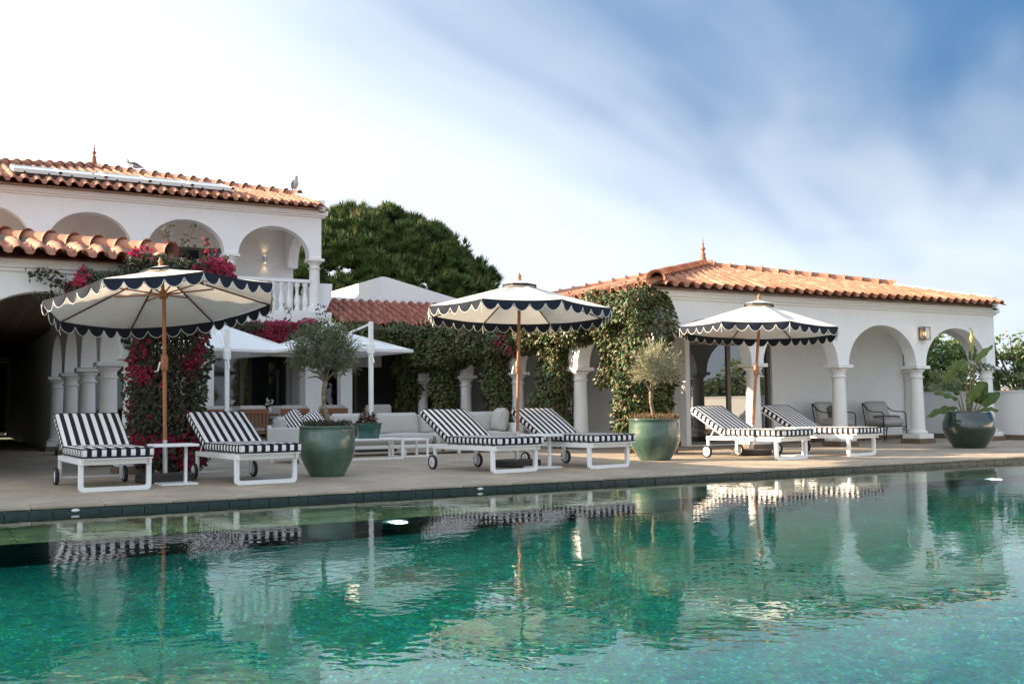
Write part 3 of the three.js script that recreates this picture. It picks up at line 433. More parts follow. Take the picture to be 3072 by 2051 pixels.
// ── two storey villa behind the court
{
  R = mulberry(103);
  const b = thing('villa', 'two storey white villa with upper arches, balustrade and tiled roof behind the court', 'house');
  const cx = [8.526, 6.373, 4.22, 2.067, -0.086, -2.24], z0 = -25.7;
  mesh('upper_arcade', archOK(archWall(-3.0, 8.66, cx.slice(0, 5).map((x, i) => (x + cx[i + 1]) / 2), 0.905, 0.76, 4.678, 5.99, 0.29).translate(0, 0, z0)), mWall, b);
  mesh('side_arcade', archOK(alongZ(archWall(25.852, 27.78, [26.75], 0.74, 0.74, 4.678, 5.80, 0.27)).translate(8.52, 0, 0)), mWall, b);
  cx.forEach(x => column(b, x, 3.3, z0, 1.38, false));
  mesh('balcony_slab', metreUV(box(12.2, 0.34, 2.6, 2.75, 3.13, -26.62)), mWall, b);
  mesh('rear_wall', holeWall(-3.0, 8.62, 3.3, 5.80, [[4.25, 7.0, 3.34, 5.12], [0.9, 3.05, 3.34, 5.12]], 0.22).translate(0, 0, -27.8), mWall, b);
  glazedDoor(b, 4.252, 6.998, 3.345, 5.116, -27.90, [5.2, 6.15], mDarkGlass, 'balcony_door'); glazedDoor(b, 0.902, 3.048, 3.345, 5.116, -27.90, [2.0], mDarkGlass, 'balcony_door');
  mesh('ceiling', metreUV(box(11.6, 0.06, 1.95, 2.82, 5.77, -26.83)), mWall, b);
  mesh('cornice', [box(11.9, 0.115, 0.30, 2.86, 5.835, -25.60, 0.008), box(11.8, 0.05, 0.22, 2.86, 5.757, -25.61, 0.008)], mCorn, b);
  mesh('side_parapet', (() => { const s = new THREE.Shape([[8.66, 3.3], [8.84, 3.3], [9.02, 3.72], [9.04, 4.08], [8.66, 4.08]].map(p => new THREE.Vector2(...p))); return metreUV(new THREE.ExtrudeGeometry(s, { depth: 1.4, bevelEnabled: false }).translate(0, 0, -27.2)); })(), mWall, b);
  const bg = lathe([[0, 0], [0.075, 0], [0.075, 0.07], [0.05, 0.09], [0.06, 0.14], [0.085, 0.22], [0.078, 0.30], [0.045, 0.44], [0.038, 0.52], [0.055, 0.56], [0.04, 0.59], [0.075, 0.64], [0.075, 0.74], [0, 0.74]], 12);
  const bal = group('balustrade', b);
  for (let i = 0; i < 4; i++) { const a = cx[i + 1] + 0.15, c = cx[i] - 0.15; mesh('handrail', box(c - a + 0.04, 0.085, 0.19, (a + c) / 2, 4.095, z0, 0.01), mWall, bal); mesh('bottom_rail', box(c - a + 0.04, 0.04, 0.18, (a + c) / 2, 3.32, z0), mWall, bal); const n = 9; for (let k = 0; k < n; k++) { const o = mesh('baluster', bg, mStone, bal); o.position.set(lerp(a, c, (k + 0.5) / n), 3.33, z0); } }
  // ground floor in the shade below the balcony
  mesh('lower_wall', holeWall(2.62, 14, 0, 3.0, [[2.7, 5.4, 0.05, 2.7], [6.0, 8.7, 0.05, 2.7], [9.1, 13.6, 0.05, 2.7]], 0.25).translate(0, 0, -28.2), mWall, b);
  for (const [x, w] of [[2.7, 2.7], [6.0, 2.7], [9.1, 4.5]]) glazedDoor(b, x + 0.002, x + w - 0.002, 0.055, 2.696, -28.3, w > 3 ? [x + 1.5, x + 3] : [x + 1.35], mDarkGlass, 'garden_door');
  mesh('pillar', box(0.5, 3.0, 0.5, 8.5, 1.5, -25.8), mWall, b); mesh('pillar', box(0.45, 3.0, 0.45, 5.75, 1.5, -25.8), mWall, b);
  mesh('lower_ceiling', box(11.5, 0.05, 2.4, 8.4, 2.93, -26.95), mCeilWood, b);
  const roof = group('roof', b), t = 6.98, tp = 0.27, xc = 11.0, ez = -25.15, ey = 5.91, xr = 8.66, ap = V(xc - t, ey + t * tp, ez - t), cs = Math.cos(Math.atan(tp)), hE = xc - xr, dn = 0.03;
  const F = (x, h) => V(x, ey - dn + h * tp, ez - h);
  mesh('roof_deck', [quadMesh([F(xr, 0.1), F(xr, hE), F(ap.x, t), F(ap.x - t + 0.1, 0.1)]), quadMesh([F(ap.x, t), F(xr, hE), V(xr, 6.0, -30.6)]), quadMesh([F(ap.x, t), V(ap.x, ey, ez - 2 * t), V(ap.x - t, ey, ez - t), F(ap.x - t + 0.1, 0.1)])], mRed[1], roof);
  tileSlope(roof, V(xr - 46 * PITCH, ey, ez), V(1, 0, 0), V(0, 0, -1), tp, (u, v) => { const x = xr - 46 * PITCH + u, h = v * cs; return x < xc - h + 0.05 && x > xc - 2 * t + h && x < xr + 0.01; }, 46 * PITCH, t / cs, mClay, 300, p => score(p) + (p.x < 1 ? 50 : 0));
  ridge(roof, F(xr + 0.02, hE).add(V(0, 0.07, 0)), ap.clone().add(V(0, 0.04, 0)), mClay, 0.42);
  ridge(roof, F(ap.x - t + 0.2, 0.1).add(V(0, 0.07, 0)), ap.clone().add(V(0, 0.04, 0)), mClay, 0.42);
  mesh('finial', finialG.clone().translate(ap.x, ap.y + 0.10, ap.z), mClay[2], roof);
  { const s = new THREE.Shape(); s.moveTo(0.3, ey - 0.06); s.lineTo(0.3, ey + 0.3 * tp + 0.18); s.lineTo(hE + 0.15, ey + hE * tp + 0.24); s.lineTo(hE + 0.15, ey + hE * tp - 0.1); s.closePath(); mesh('verge_parapet', metreUV(alongZ(new THREE.ExtrudeGeometry(s, { depth: 0.16, bevelEnabled: false })).translate(xr - 0.10, 0, ez)), mWall, roof); }
  // house core so the roof is carried and no light leaks
  mesh('core_wall', [quadMesh([V(8.58, 0, -27.9), V(8.58, 5.9, -27.9), V(8.58, 6.0, -30.6), V(8.58, 0, -30.6)]), quadMesh([V(8.58, 0, -30.61), V(8.6, 5.99, -30.61), V(4.02, 7.75, -32.1), V(4.02, 0, -32.1)]), quadMesh([V(4.02, 0, -32.11), V(4.02, 7.7, -32.11), V(4.02, 5.9, -39), V(4.02, 0, -39)])], mWall, b);
  const l = thing('wall_sconce', 'small lit metal sconce on the villa wall behind the balustrade', 'wall lamp', [7.82, 4.90, -27.79]);
  mesh('body', bar([0, -0.09, 0.06], [0, 0.09, 0.06], 0.04, 0.04, 14), mSteel, l); mesh('bracket', box(0.04, 0.05, 0.05, 0, 0, 0.02), mSteel, l);
  const mG = M({ color: lin(1, 0.8, 0.5), emissive: lin(1, 0.7, 0.35), emissiveIntensity: 0.8 });
  for (const s of [-1, 1]) { mesh('lens', new THREE.CylinderGeometry(0.034, 0.034, 0.006, 14).translate(0, s * 0.093, 0.06), mG, l); const sp = new THREE.SpotLight(lin(1, 0.68, 0.36), 0.05, 0, 0.75, 0.7, 2); sp.position.set(0, s * 0.11, 0.06); sp.target.position.set(0, s * 1.2, 0.03); sp.castShadow = true; sp.name = 'beam'; l.add(sp, sp.target); }
}
// ── annex between villa and pool house: red roof in front, white shed walls behind
{
  R = mulberry(104);
  const b = thing('annex', 'low annex with a dull red tiled roof and white sloped parapet beside the pine', 'house');
  const s = new THREE.Shape([[10.95, 3.0], [14.6, 3.0], [14.6, 3.70], [11.1, 4.53], [10.95, 4.53]].map(p => new THREE.Vector2(...p)));
  mesh('shed_wall', metreUV(new THREE.ExtrudeGeometry(s, { depth: 7, bevelEnabled: false }).translate(0, 0, -34.2)), mWall, b);
  mesh('parapet', metreUV(box(2.4, 1.9, 0.25, 9.76, 2.95, -27.33)), mWall, b);
  const roof = group('roof', b), tp = 0.36, O = V(9.0, 2.93, -25.0), cs = Math.cos(Math.atan(tp));
  mesh('roof_deck', quadMesh([V(9.0, 2.9, -25.05), V(14, 2.9, -25.05), V(14, 2.9 + 2.1 * tp, -27.15), V(9.0, 2.9 + 2.1 * tp, -27.15)]), mRed[1], roof);
  tileSlope(roof, O, V(1, 0, 0), V(0, 0, -1), tp, (u, v) => v * cs < 2.2, 17 * PITCH, 2.3 / cs, mRed, 200, score);
  mesh('support', box(0.3, 2.85, 0.3, 9.3, 1.43, -25.6), mWall, b);
}
// ── solar panels on the villa roof
{
  const mSolar = P({ color: lin(0.03, 0.035, 0.05), roughness: 0.2, clearcoat: 1, clearcoatRoughness: 0.03, metalness: 0.2 });
  const names = ['leftmost of five solar panels on the villa roof', 'second solar panel from the left on the villa roof', 'middle one of five solar panels on the villa roof', 'fourth solar panel from the left on the villa roof', 'rightmost of five solar panels on the villa roof'];
  for (let i = 0; i < 5; i++) {
    const o = thing('solar_panel', names[i], 'solar panel', [1.52 + 0.49 + i * 0.985, 6.27, -25.72], 0, 'solar panels on the villa roof'); o.rotation.x = 0.27;
    mesh('glass', box(0.95, 0.02, 1.20, 0, 0.05, -0.63), mSolar, o);
    mesh('frame', [box(0.975, 0.085, 0.03, 0, 0.028, -0.015), box(0.975, 0.085, 0.03, 0, 0.028, -1.245), box(0.03, 0.083, 1.2, -0.4725, 0.028, -0.63), box(0.03, 0.083, 1.2, 0.4725, 0.028, -0.63)], mWhiteMetal, o);
    mesh('clamp', [box(0.06, 0.05, 0.04, 0.4925, 0.05, 0.008), box(0.03, 0.04, 0.03, 0.25, 0.0, 0.01), box(0.03, 0.04, 0.03, -0.25, 0.0, 0.01)], mIron, o);
    for (const z of [-0.15, -1.05]) mesh('mount', box(0.9, 0.16, 0.04, 0, -0.10, z), mMortar, o);
  }
}
// ── boundary wall along the right side
{
  const o = thing('boundary_wall', 'low white boundary wall behind the potted plant at the right edge', 'wall', [21.35, 0, -8]);
  mesh('wall_body', metreUV(box(0.25, 1.06, 40, 0, 0.53, 0)), mWall, o); mesh('cap', metreUV(box(0.31, 0.045, 40.04, 0, 1.083, 0)), mStone, o); mesh('skirting', box(0.02, 0.11, 40, -0.134, 0.055, 0), mPlinth, o);
}

// ───────────────────────── furniture ─────────────────────────
// padded cushion: rounded, slightly swollen box; uv.x counts stripe pairs when stripe > 0
function cushion(w, h, d, { r = 0.03, puff = 0.012, stripe = 0, sx = 14, sy = 3, sz = 18, seed = 0 } = {}) {
  const g = new THREE.BoxGeometry(w, h, d, sx, sy, sz), p = g.attributes.position, n = g.attributes.normal, uv = g.attributes.uv;
  for (let i = 0; i < p.count; i++) {
    const x = p.getX(i), y = p.getY(i), z = p.getZ(i), side = Math.abs(n.getX(i)) > 0.5;
    if (stripe) uv.setXY(i, side ? (z + d / 2) / (stripe * 2) : (x + w / 2) / (stripe * 2), (side ? y : Math.abs(n.getY(i)) > 0.5 ? z : y) * 2);
    else uv.setXY(i, (side ? z : x) * 1.5, (Math.abs(n.getY(i)) > 0.5 ? z : y) * 1.5);
    const q = V(clamp(x, -w / 2 + r, w / 2 - r), clamp(y, -h / 2 + r, h / 2 - r), clamp(z, -d / 2 + r, d / 2 - r)), e = V(x, y, z).sub(q);
    // pull face points of the border onto the rounded edge
    if (e.lengthSq() > 0) { e.normalize().multiplyScalar(r); q.add(e); } else q.set(x, y, z);
    const fx = 1 - (2 * x / w) ** 2, fz = 1 - (2 * z / d) ** 2, fy = 1 - (2 * y / h) ** 2, nn = fbm(x * 4 + seed, y * 4, z * 4 + seed * 2, 2) - 0.5;
    q.y += Math.sign(n.getY(i)) * (puff * Math.sqrt(Math.max(0, fx * fz)) + nn * puff * 0.9 * Math.abs(n.getY(i)));
    if (side) q.x += Math.sign(x) * puff * 0.4 * Math.sqrt(Math.max(0, fy)); if (Math.abs(n.getZ(i)) > 0.5) q.z += Math.sign(z) * puff * 0.4 * Math.sqrt(Math.max(0, fy));
    p.setXYZ(i, q.x, q.y, q.z);
  }
  g.computeVertexNormals(); return g;
}
function ringPath(w, d, y, r, k = 6) { const pts = []; for (const [sx, sz, a0] of [[1, 1, 0], [-1, 1, Math.PI / 2], [-1, -1, Math.PI], [1, -1, 1.5 * Math.PI]]) for (let i = 0; i <= k; i++) { const a = a0 + Math.PI / 2 * i / k; pts.push(V(sx * (w / 2 - r) + r * Math.cos(a), y, sz * (d / 2 - r) + r * Math.sin(a))); } return pts; }
function pipingRing(w, h, d) { return merge([-1, 1].map(s => tube(ringPath(w - 0.006, d - 0.006, s * (h / 2 - 0.008), 0.03), 0.0075, 5, 64, true))); }
// bent square-ish tube through points
const flat = (pts, r) => tube(pts, r, 6, pts.length * 8);

// ── sun lounger: origin under the middle of the foot frame; the head lies towards -z
function makeLounger(label) {
  const o = thing('sun_lounger', label, 'sun lounger', [0, 0, 0], 0, 'striped sun loungers along the pool');
  const W = 0.74, fw = W / 2 - 0.025;
  // frame: two long rails, cross bars
  for (const s of [-1, 1]) mesh('side_rail', box(0.036, 0.062, 1.50, s * fw, 0.315, -0.66, 0.006), mWhiteMetal, o);
  mesh('cross_rail', box(W - 0.09, 0.05, 0.03, 0, 0.315, -1.39, 0.005), mWhiteMetal, o); mesh('cross_rail', box(W - 0.09, 0.062, 0.03, 0, 0.315, 0.055, 0.005), mWhiteMetal, o); mesh('cross_rail', box(W - 0.09, 0.05, 0.03, 0, 0.31, -0.98, 0.005), mWhiteMetal, o);
  for (let k = 0; k < 6; k++) mesh('slat', box(W - 0.02, 0.012, 0.13, 0, 0.352, 0.10 - k * 0.19, 0.003), mWhiteMetal, o);
  // foot loop: a U of flat tube with rounded lower corners
  { const s = new THREE.Shape(), x = W / 2, r = 0.055, t = 0.042; s.moveTo(-x, 0.346); s.lineTo(-x, r); s.quadraticCurveTo(-x, 0, -x + r, 0); s.lineTo(x - r, 0); s.quadraticCurveTo(x, 0, x, r); s.lineTo(x, 0.346); s.lineTo(x - t, 0.346); s.lineTo(x - t, t + 0.03); s.quadraticCurveTo(x - t, t, x - t - 0.03, t); s.lineTo(-x + t + 0.03, t); s.quadraticCurveTo(-x + t, t, -x + t, t + 0.03); s.lineTo(-x + t, 0.346); s.closePath(); mesh('foot_frame', toCreasedNormals(new THREE.ExtrudeGeometry(s, { depth: 0.044, bevelEnabled: true, bevelSize: 0.004, bevelThickness: 0.004, bevelSegments: 1, curveSegments: 8 }).translate(0, 0, -0.022), 0.6), mWhiteMetal, o); }
  // head legs, axle bar and wheels
  for (const s of [-1, 1]) {
    mesh('head_leg', box(0.036, 0.235, 0.05, s * fw, 0.168, -1.375, 0.005), mWhiteMetal, o);
    const w = group('wheel', o, [s * (W / 2 + 0.015), 0.10, -1.375]);
    mesh('tyre', new THREE.TorusGeometry(0.087, 0.0155, 10, 32).rotateY(Math.PI / 2).scale(1.5, 1, 1), mRubber, w);
    mesh('rim', lathe([[0, 0.020], [0.03, 0.020], [0.072, 0.016], [0.084, 0.006], [0.084, -0.012], [0, -0.014]], 28).rotateZ(-s * Math.PI / 2), mHubWhite, w);
    mesh('hub', new THREE.CylinderGeometry(0.014, 0.016, 0.01, 12).rotateZ(Math.PI / 2).translate(s * 0.023, 0, 0), mSteel, w);
  }
  mesh('axle_bar', box(W - 0.1, 0.022, 0.03, 0, 0.085, -1.375, 0.004), mWhiteMetal, o);
  // mattress: seat and raised back
  const seat = mesh('seat_mattress', cushion(W, 0.10, 1.22, { stripe: W / 15, r: 0.022, puff: 0.008, seed: 3 }), mStripe, o); seat.position.set(0, 0.413, -0.44);
  mesh('piping', pipingRing(W, 0.10, 1.22), mNavyPipe, seat);
  const bk = group('backrest', o, [0, 0.40, -1.045]); bk.rotation.x = 0.505;
  const bm = mesh('back_mattress', cushion(W, 0.10, 0.80, { stripe: W / 15, r: 0.022, puff: 0.012, seed: 9 }), mStripe, bk); bm.position.set(0, 0.018, -0.385);
  const ring = mesh('back_piping', pipingRing(W, 0.10, 0.80), mNavyPipe, bk); ring.position.copy(bm.position);
  mesh('back_frame', [box(0.03, 0.03, 0.78, -fw + 0.03, -0.055, -0.39), box(0.03, 0.03, 0.78, fw - 0.03, -0.055, -0.39), box(W - 0.1, 0.03, 0.03, 0, -0.056, -0.76)], mWhiteMetal, bk);
  for (const s of [-1, 1]) mesh('prop', bar([s * (fw - 0.03), 0.325, -1.36], [s * (fw - 0.03), 0.48, -1.25], 0.011), mWhiteMetal, o);
  return o;
}
{
  const spots = [
    [1.76, -12.0, 3, 'striped sun lounger nearest the left edge, beside the dark arch'],
    [3.41, -12.02, 6, 'striped sun lounger between the side table and the green olive pot'],
    [6.71, -12.04, 8, 'striped sun lounger left of the middle parasol pole'],
    [8.21, -12.06, 8, 'striped sun lounger between the middle parasol and the second olive pot'],
    [11.59, -12.05, 8, 'striped sun lounger in sunshine left of the right parasol pole'],
    [13.27, -12.20, 9, 'striped sun lounger in front of the iron armchairs, rightmost of six'],
  ];
  let first; spots.forEach(([x, z, a, label], i) => { if (!i) { first = makeLounger(label); first.position.set(x, 0, z); first.rotation.y = a * Math.PI / 180; } else copy(first, label, [x, 0, z], a * Math.PI / 180); });
}
// ── parasol with scalloped valance
function makeParasol(label, { x, z, turn, lean, tilt, tiltDir, base, seed, H, ch }) {
  R = mulberry(seed);
  const o = thing('parasol', label, 'parasol', [x, 0, z], 0, 'scalloped parasols over the loungers');
  // weighted foot
  mesh('base', lathe([[0, 0], [0.33, 0], [0.345, 0.02], [0.345, 0.075], [0.33, 0.095], [0.05, 0.105], [0, 0.105]], 36), mBaseStone, o);
  mesh('base_tube', bar([0, 0.1, 0], [lean[0] * 0.5, 0.5, lean[1] * 0.5], 0.03, 0.03, 14), mSteel, o);
  const at = h => V(lean[0] * h, h, lean[1] * h);
  mesh('pole', bar(at(0.42), at(ch + 0.1), 0.024, 0.024, 14), mTeak, o);
  const cr = group('crank', o, at(1.43).toArray()); cr.rotation.y = turn + base;
  mesh('housing', lathe([[0, -0.1], [0.028, -0.1], [0.043, -0.075], [0.047, 0], [0.043, 0.075], [0.028, 0.1], [0, 0.1]], 16), mTeak, cr);
  mesh('crank_handle', [bar([0.04, 0.0, 0], [0.085, 0, 0], 0.008), bar([0.085, 0.01, 0], [0.10, -0.10, 0.02], 0.010), bar([0.10, -0.10, 0.02], [0.145, -0.105, 0.03], 0.009)], M({ color: lin(0.62, 0.63, 0.64), metalness: 0.6, roughness: 0.35 }), cr);
  // canopy frame, tilted as one
  const c = group('canopy', o, at(ch).toArray()); c.quaternion.setFromAxisAngle(V(Math.cos(tiltDir), 0, -Math.sin(tiltDir)), tilt).multiply(new THREE.Quaternion().setFromAxisAngle(V(0, 1, 0), turn));
  const RAD = 1.38, N = 8, corner = k => V(RAD * Math.cos(k * Math.PI / 4), 0, RAD * Math.sin(k * Math.PI / 4));
  mesh('hub', lathe([[0, -0.05], [0.05, -0.05], [0.055, -0.01], [0.04, 0.02], [0.03, 0.05], [0, 0.05]], 16).translate(0, 0.10, 0), mTeak, c);
  mesh('upper_pole', bar([0, -0.04, 0], [0, H + 0.05, 0], 0.022), mTeak, c);
  const prof = t => H * (1 - t) + 0.0 - 0.055 * Math.sin(Math.PI * t);          // fabric dips a little between hub and edge
  for (let k = 0; k < N; k++) {
    const a = corner(k), b = corner(k + 1), pos = [], uvs = [], n = 12, idx = [], m = 8, P3 = (i, j) => { const t = Math.max(0.02, i / n), s = j / m, sag = 4 * s * (1 - s); const q = V().lerpVectors(a, b, s).multiplyScalar(t); const line = H * (1 - t); q.y = line - 0.045 * sag * t * (1.2 - t) * 2.2 + 0.010 * (fbm(q.x * 3 + seed, q.z * 3, seed, 3) - 0.5) * t; return q; };
    for (let i = 0; i <= n; i++) for (let j = 0; j <= m; j++) { const q = P3(i, j); pos.push(q.x, q.y, q.z); uvs.push(j / m * i / n, i / n * 1.3); }
    for (let i = 0; i < n; i++) for (let j = 0; j < m; j++) { const q = i * (m + 1) + j; idx.push(q, q + 1, q + m + 1, q + 1, q + m + 2, q + m + 1); }
    const g = new THREE.BufferGeometry(); g.setAttribute('position', new THREE.Float32BufferAttribute(pos, 3)); g.setAttribute('uv', new THREE.Float32BufferAttribute(uvs, 2)); g.setIndex(idx); g.computeVertexNormals();
    mesh('panel', g, mCanvas, c);
    // valance with five scallops and pale trim
    const vp = [], vi = [], vu = [], trim = [], S = 50, dropAt = s => 0.042 + 0.098 * Math.pow(Math.abs(Math.sin(Math.PI * s * 5)), 0.70), out = a.clone().add(b).normalize(), ph = rr(0, 6), am = rr(0.01, 0.022);
    for (let i = 0; i <= S; i++) { const s = i / S, e = P3(n, s * m), dr = dropAt(s); for (let j = 0; j <= 4; j++) { const f = j / 4, fl = am * Math.sin(s * 15.7 + ph) * f + 0.014 * (fbm(s * 9, f * 2, seed + k, 2) - 0.5) * f + 0.006; const q = e.clone().addScaledVector(out, fl).add(V(0, -dr * f - 0.002, 0)); vp.push(q.x, q.y, q.z); vu.push(s * 1.2, f * 0.2); if (j === 4) trim.push(q); } }
    for (let i = 0; i < S; i++) for (let j = 0; j < 4; j++) { const q = i * 5 + j; vi.push(q, q + 1, q + 5, q + 1, q + 6, q + 5); }
    const vg = new THREE.BufferGeometry(); vg.setAttribute('position', new THREE.Float32BufferAttribute(vp, 3)); vg.setAttribute('uv', new THREE.Float32BufferAttribute(vu, 2)); vg.setIndex(vi); vg.computeVertexNormals();
    mesh('valance', vg, mNavy, c); mesh('trim', tube(trim, 0.0048, 4, 75), mTrim, c);
    mesh('rib', bar(a.clone().multiplyScalar(0.035).setY(H - 0.03), a.clone().multiplyScalar(0.985).setY(-0.018), 0.013, 0.011, 6), mTeakDark, c);
    mesh('strut', bar(a.clone().multiplyScalar(0.03).setY(0.10), a.clone().multiplyScalar(0.46).setY(H * 0.54 - 0.045), 0.010, 0.010, 6), mTeak, c);
    // tie tassel at the corner
    mesh('tassel', [tube([a.clone().setY(-0.02), a.clone().multiplyScalar(1.012).setY(-0.10), a.clone().multiplyScalar(1.0).setY(-rr(0.16, 0.2))], 0.004, 4)], mTrim, c);
  }
  // vent cap on top with a narrow dark frill
  const cap = []; for (let k = 0; k < N; k++) { const a = corner(k).multiplyScalar(0.19).setY(H - 0.03), b = corner(k + 1).multiplyScalar(0.19).setY(H - 0.03); cap.push(quadMesh([V(0, H + 0.05, 0), a, b]), quadMesh([a, a.clone().multiplyScalar(1.03).add(V(0, -0.04 - 0.01 * (k % 2), 0)), b.clone().multiplyScalar(1.03).add(V(0, -0.045, 0)), b])); }
  mesh('vent_cap', cap.filter((_, i) => i % 2 === 0), mCanvas, c); mesh('cap_frill', cap.filter((_, i) => i % 2), mNavy, c);
  mesh('finial', lathe([[0, 0], [0.03, 0], [0.034, 0.015], [0.018, 0.03], [0.03, 0.05], [0.032, 0.065], [0.018, 0.085], [0.012, 0.11], [0, 0.12]], 14).translate(0, H + 0.04, 0), mTeak, c);
  return o;
}
makeParasol('scalloped parasol with its beige underside showing, over the two left loungers', { x: 2.50, z: -13.15, turn: 0.52 + 0.3927, lean: [-0.018, 0.01], tilt: -0.17, tiltDir: 0.35, base: 3.0, seed: 11, H: 0.41, ch: 2.17 });
makeParasol('middle scalloped parasol in front of the vine covered arcade', { x: 7.40, z: -13.2, turn: 0.30 + 0.3927, lean: [0.028, 0.0], tilt: -0.05, tiltDir: -0.9, base: 2.6, seed: 12, H: 0.42, ch: 2.23 });
makeParasol('right scalloped parasol on a leaning pole in front of the pool house door', { x: 12.17, z: -13.6, turn: 0.40, lean: [0.095, 0.02], tilt: -0.055, tiltDir: -1.4, base: -0.4, seed: 13, H: 0.47, ch: 2.12 });

// ── side tables: a top, one post and a foot plate
function makeSideTable(label) {
  const o = thing('side_table', label, 'side table', [0, 0, 0], 0, 'white side tables between the loungers');
  mesh('table_top', box(0.50, 0.03, 0.42, 0, 0.455, 0, 0.006), mWhiteTop, o);
  mesh('post', box(0.032, 0.44, 0.05, 0.14, 0.225, 0.02, 0.005), mWhiteMetal, o);
  mesh('foot_plate', box(0.42, 0.022, 0.36, 0.04, 0.012, 0.0, 0.005), mWhiteMetal, o);
  return o;
}
{
  const t = makeSideTable('white side table under the left parasol between two loungers'); t.position.set(2.47, 0, -12.55); t.rotation.y = 0.03;
  copy(t, 'white side table under the middle parasol, half hidden by a lounger', [7.45, 0, -12.62], 0.08);
  copy(t, 'white side table under the right parasol, behind the sunlit lounger', [12.38, 0, -12.75], 0.1);
}
// ── lounge sofa, armchair, coffee tables
{
  const s = thing('corner_sofa', 'long cream outdoor sofa in the court behind the middle loungers', 'sofa', [8.15, 0, -18.1]);
  mesh('frame', [box(3.5, 0.07, 0.82, 0, 0.16, 0, 0.01), box(3.5, 0.5, 0.05, 0, 0.36, -0.40, 0.01), box(0.05, 0.42, 0.82, 1.76, 0.34, 0, 0.01)], mWhiteMetal, s);
  for (const x of [-1.65, -0.55, 0.55, 1.65]) for (const z of [-0.35, 0.35]) mesh('leg', box(0.05, 0.125, 0.05, x, 0.063, z), mWhiteMetal, s);
  [-1.3, -0.43, 0.45, 1.31].forEach((x, i) => { const q = mesh('seat_cushion', cushion(0.86, 0.17, 0.80, { puff: 0.03, r: 0.05, seed: i }), mCushion, s); q.position.set(x, 0.285, 0.04); });
  [-1.33, -0.45, 0.42, 1.28].forEach((x, i) => { const q = mesh('back_cushion', cushion(0.84, 0.17, 0.40, { puff: 0.045, r: 0.06, seed: 5 + i }), mCushion, s); q.position.set(x, 0.55, -0.27); q.rotation.x = Math.PI / 2 - 0.16; q.rotation.z = [-0.02, 0.03, -0.015, 0.04][i]; });
  const p = mesh('arm_cushion', cushion(0.44, 0.15, 0.40, { puff: 0.05, r: 0.06, seed: 15 }), mCushion, s); p.position.set(1.60, 0.60, 0.05); p.rotation.set(0, 0, Math.PI / 2 - 0.2);
  const a = thing('lounge_armchair', 'cream lounge armchair with striped cushions half hidden by the left olive pot', 'armchair', [5.30, 0, -16.6], 0.5);
  mesh('frame', [box(0.78, 0.06, 0.76, 0, 0.18, 0, 0.01), box(0.78, 0.40, 0.05, 0, 0.40, -0.37, 0.01), box(0.05, 0.36, 0.74, -0.38, 0.38, 0, 0.01), box(0.05, 0.36, 0.74, 0.38, 0.38, 0, 0.01)], mWhiteMetal, a);
  for (const x of [-0.34, 0.34]) for (const z of [-0.32, 0.32]) mesh('leg', box(0.05, 0.15, 0.05, x, 0.075, z), mWhiteMetal, a);
  mesh('seat_cushion', cushion(0.68, 0.16, 0.66, { puff: 0.03, r: 0.05 }), mCushion, a).position.set(0, 0.295, 0.02);
  const bc = mesh('back_cushion', cushion(0.66, 0.16, 0.38, { puff: 0.045, r: 0.06 }), mCushion, a); bc.position.set(0, 0.53, -0.26); bc.rotation.x = Math.PI / 2 - 0.2;
  [['striped scatter cushion leaning on the lounge armchair, the left one', -0.12, 0.55], ['striped scatter cushion leaning on the lounge armchair, the right one', 0.22, 0.1]].forEach(([l, x, rz], i) => { const t = thing('scatter_cushion', l, 'cushion', [5.30 + x, 0.56, -16.72], 0.5, 'striped scatter cushions'); t.rotation.set(1.15, 0.5, rz); mesh('cover', cushion(0.44, 0.13, 0.44, { stripe: 0.024, puff: 0.05, r: 0.05, sz: 14, seed: 30 + i }), mStripe, t); });
  function coffee(label, x, z, w, d, h) {
    const t = thing('coffee_table', label, 'coffee table', [x, 0, z], 0, 'white coffee tables in front of the sofa');
    mesh('table_top', box(w, 0.03, d, 0, h - 0.015, 0, 0.005), mWhiteTop, t);
    for (const s of [-1, 1]) { const f = []; for (const q of [-1, 1]) f.push(box(0.035, h - 0.03, 0.035, s * (w / 2 - 0.02), (h - 0.03) / 2, q * (d / 2 - 0.02))); f.push(box(0.034, 0.03, d - 0.04, s * (w / 2 - 0.02), 0.016, 0)); mesh('leg_frame', f, mWhiteMetal, t); }
    mesh('rail', box(w - 0.07, 0.03, 0.03, 0, 0.017, d / 2 - 0.02), mWhiteMetal, t);
  }
  coffee('larger white coffee table under the square teal planter', 6.55, -16.75, 0.95, 0.6, 0.35); coffee('smaller white coffee table right of the planter table', 7.40, -17.05, 0.5, 0.5, 0.32);
}
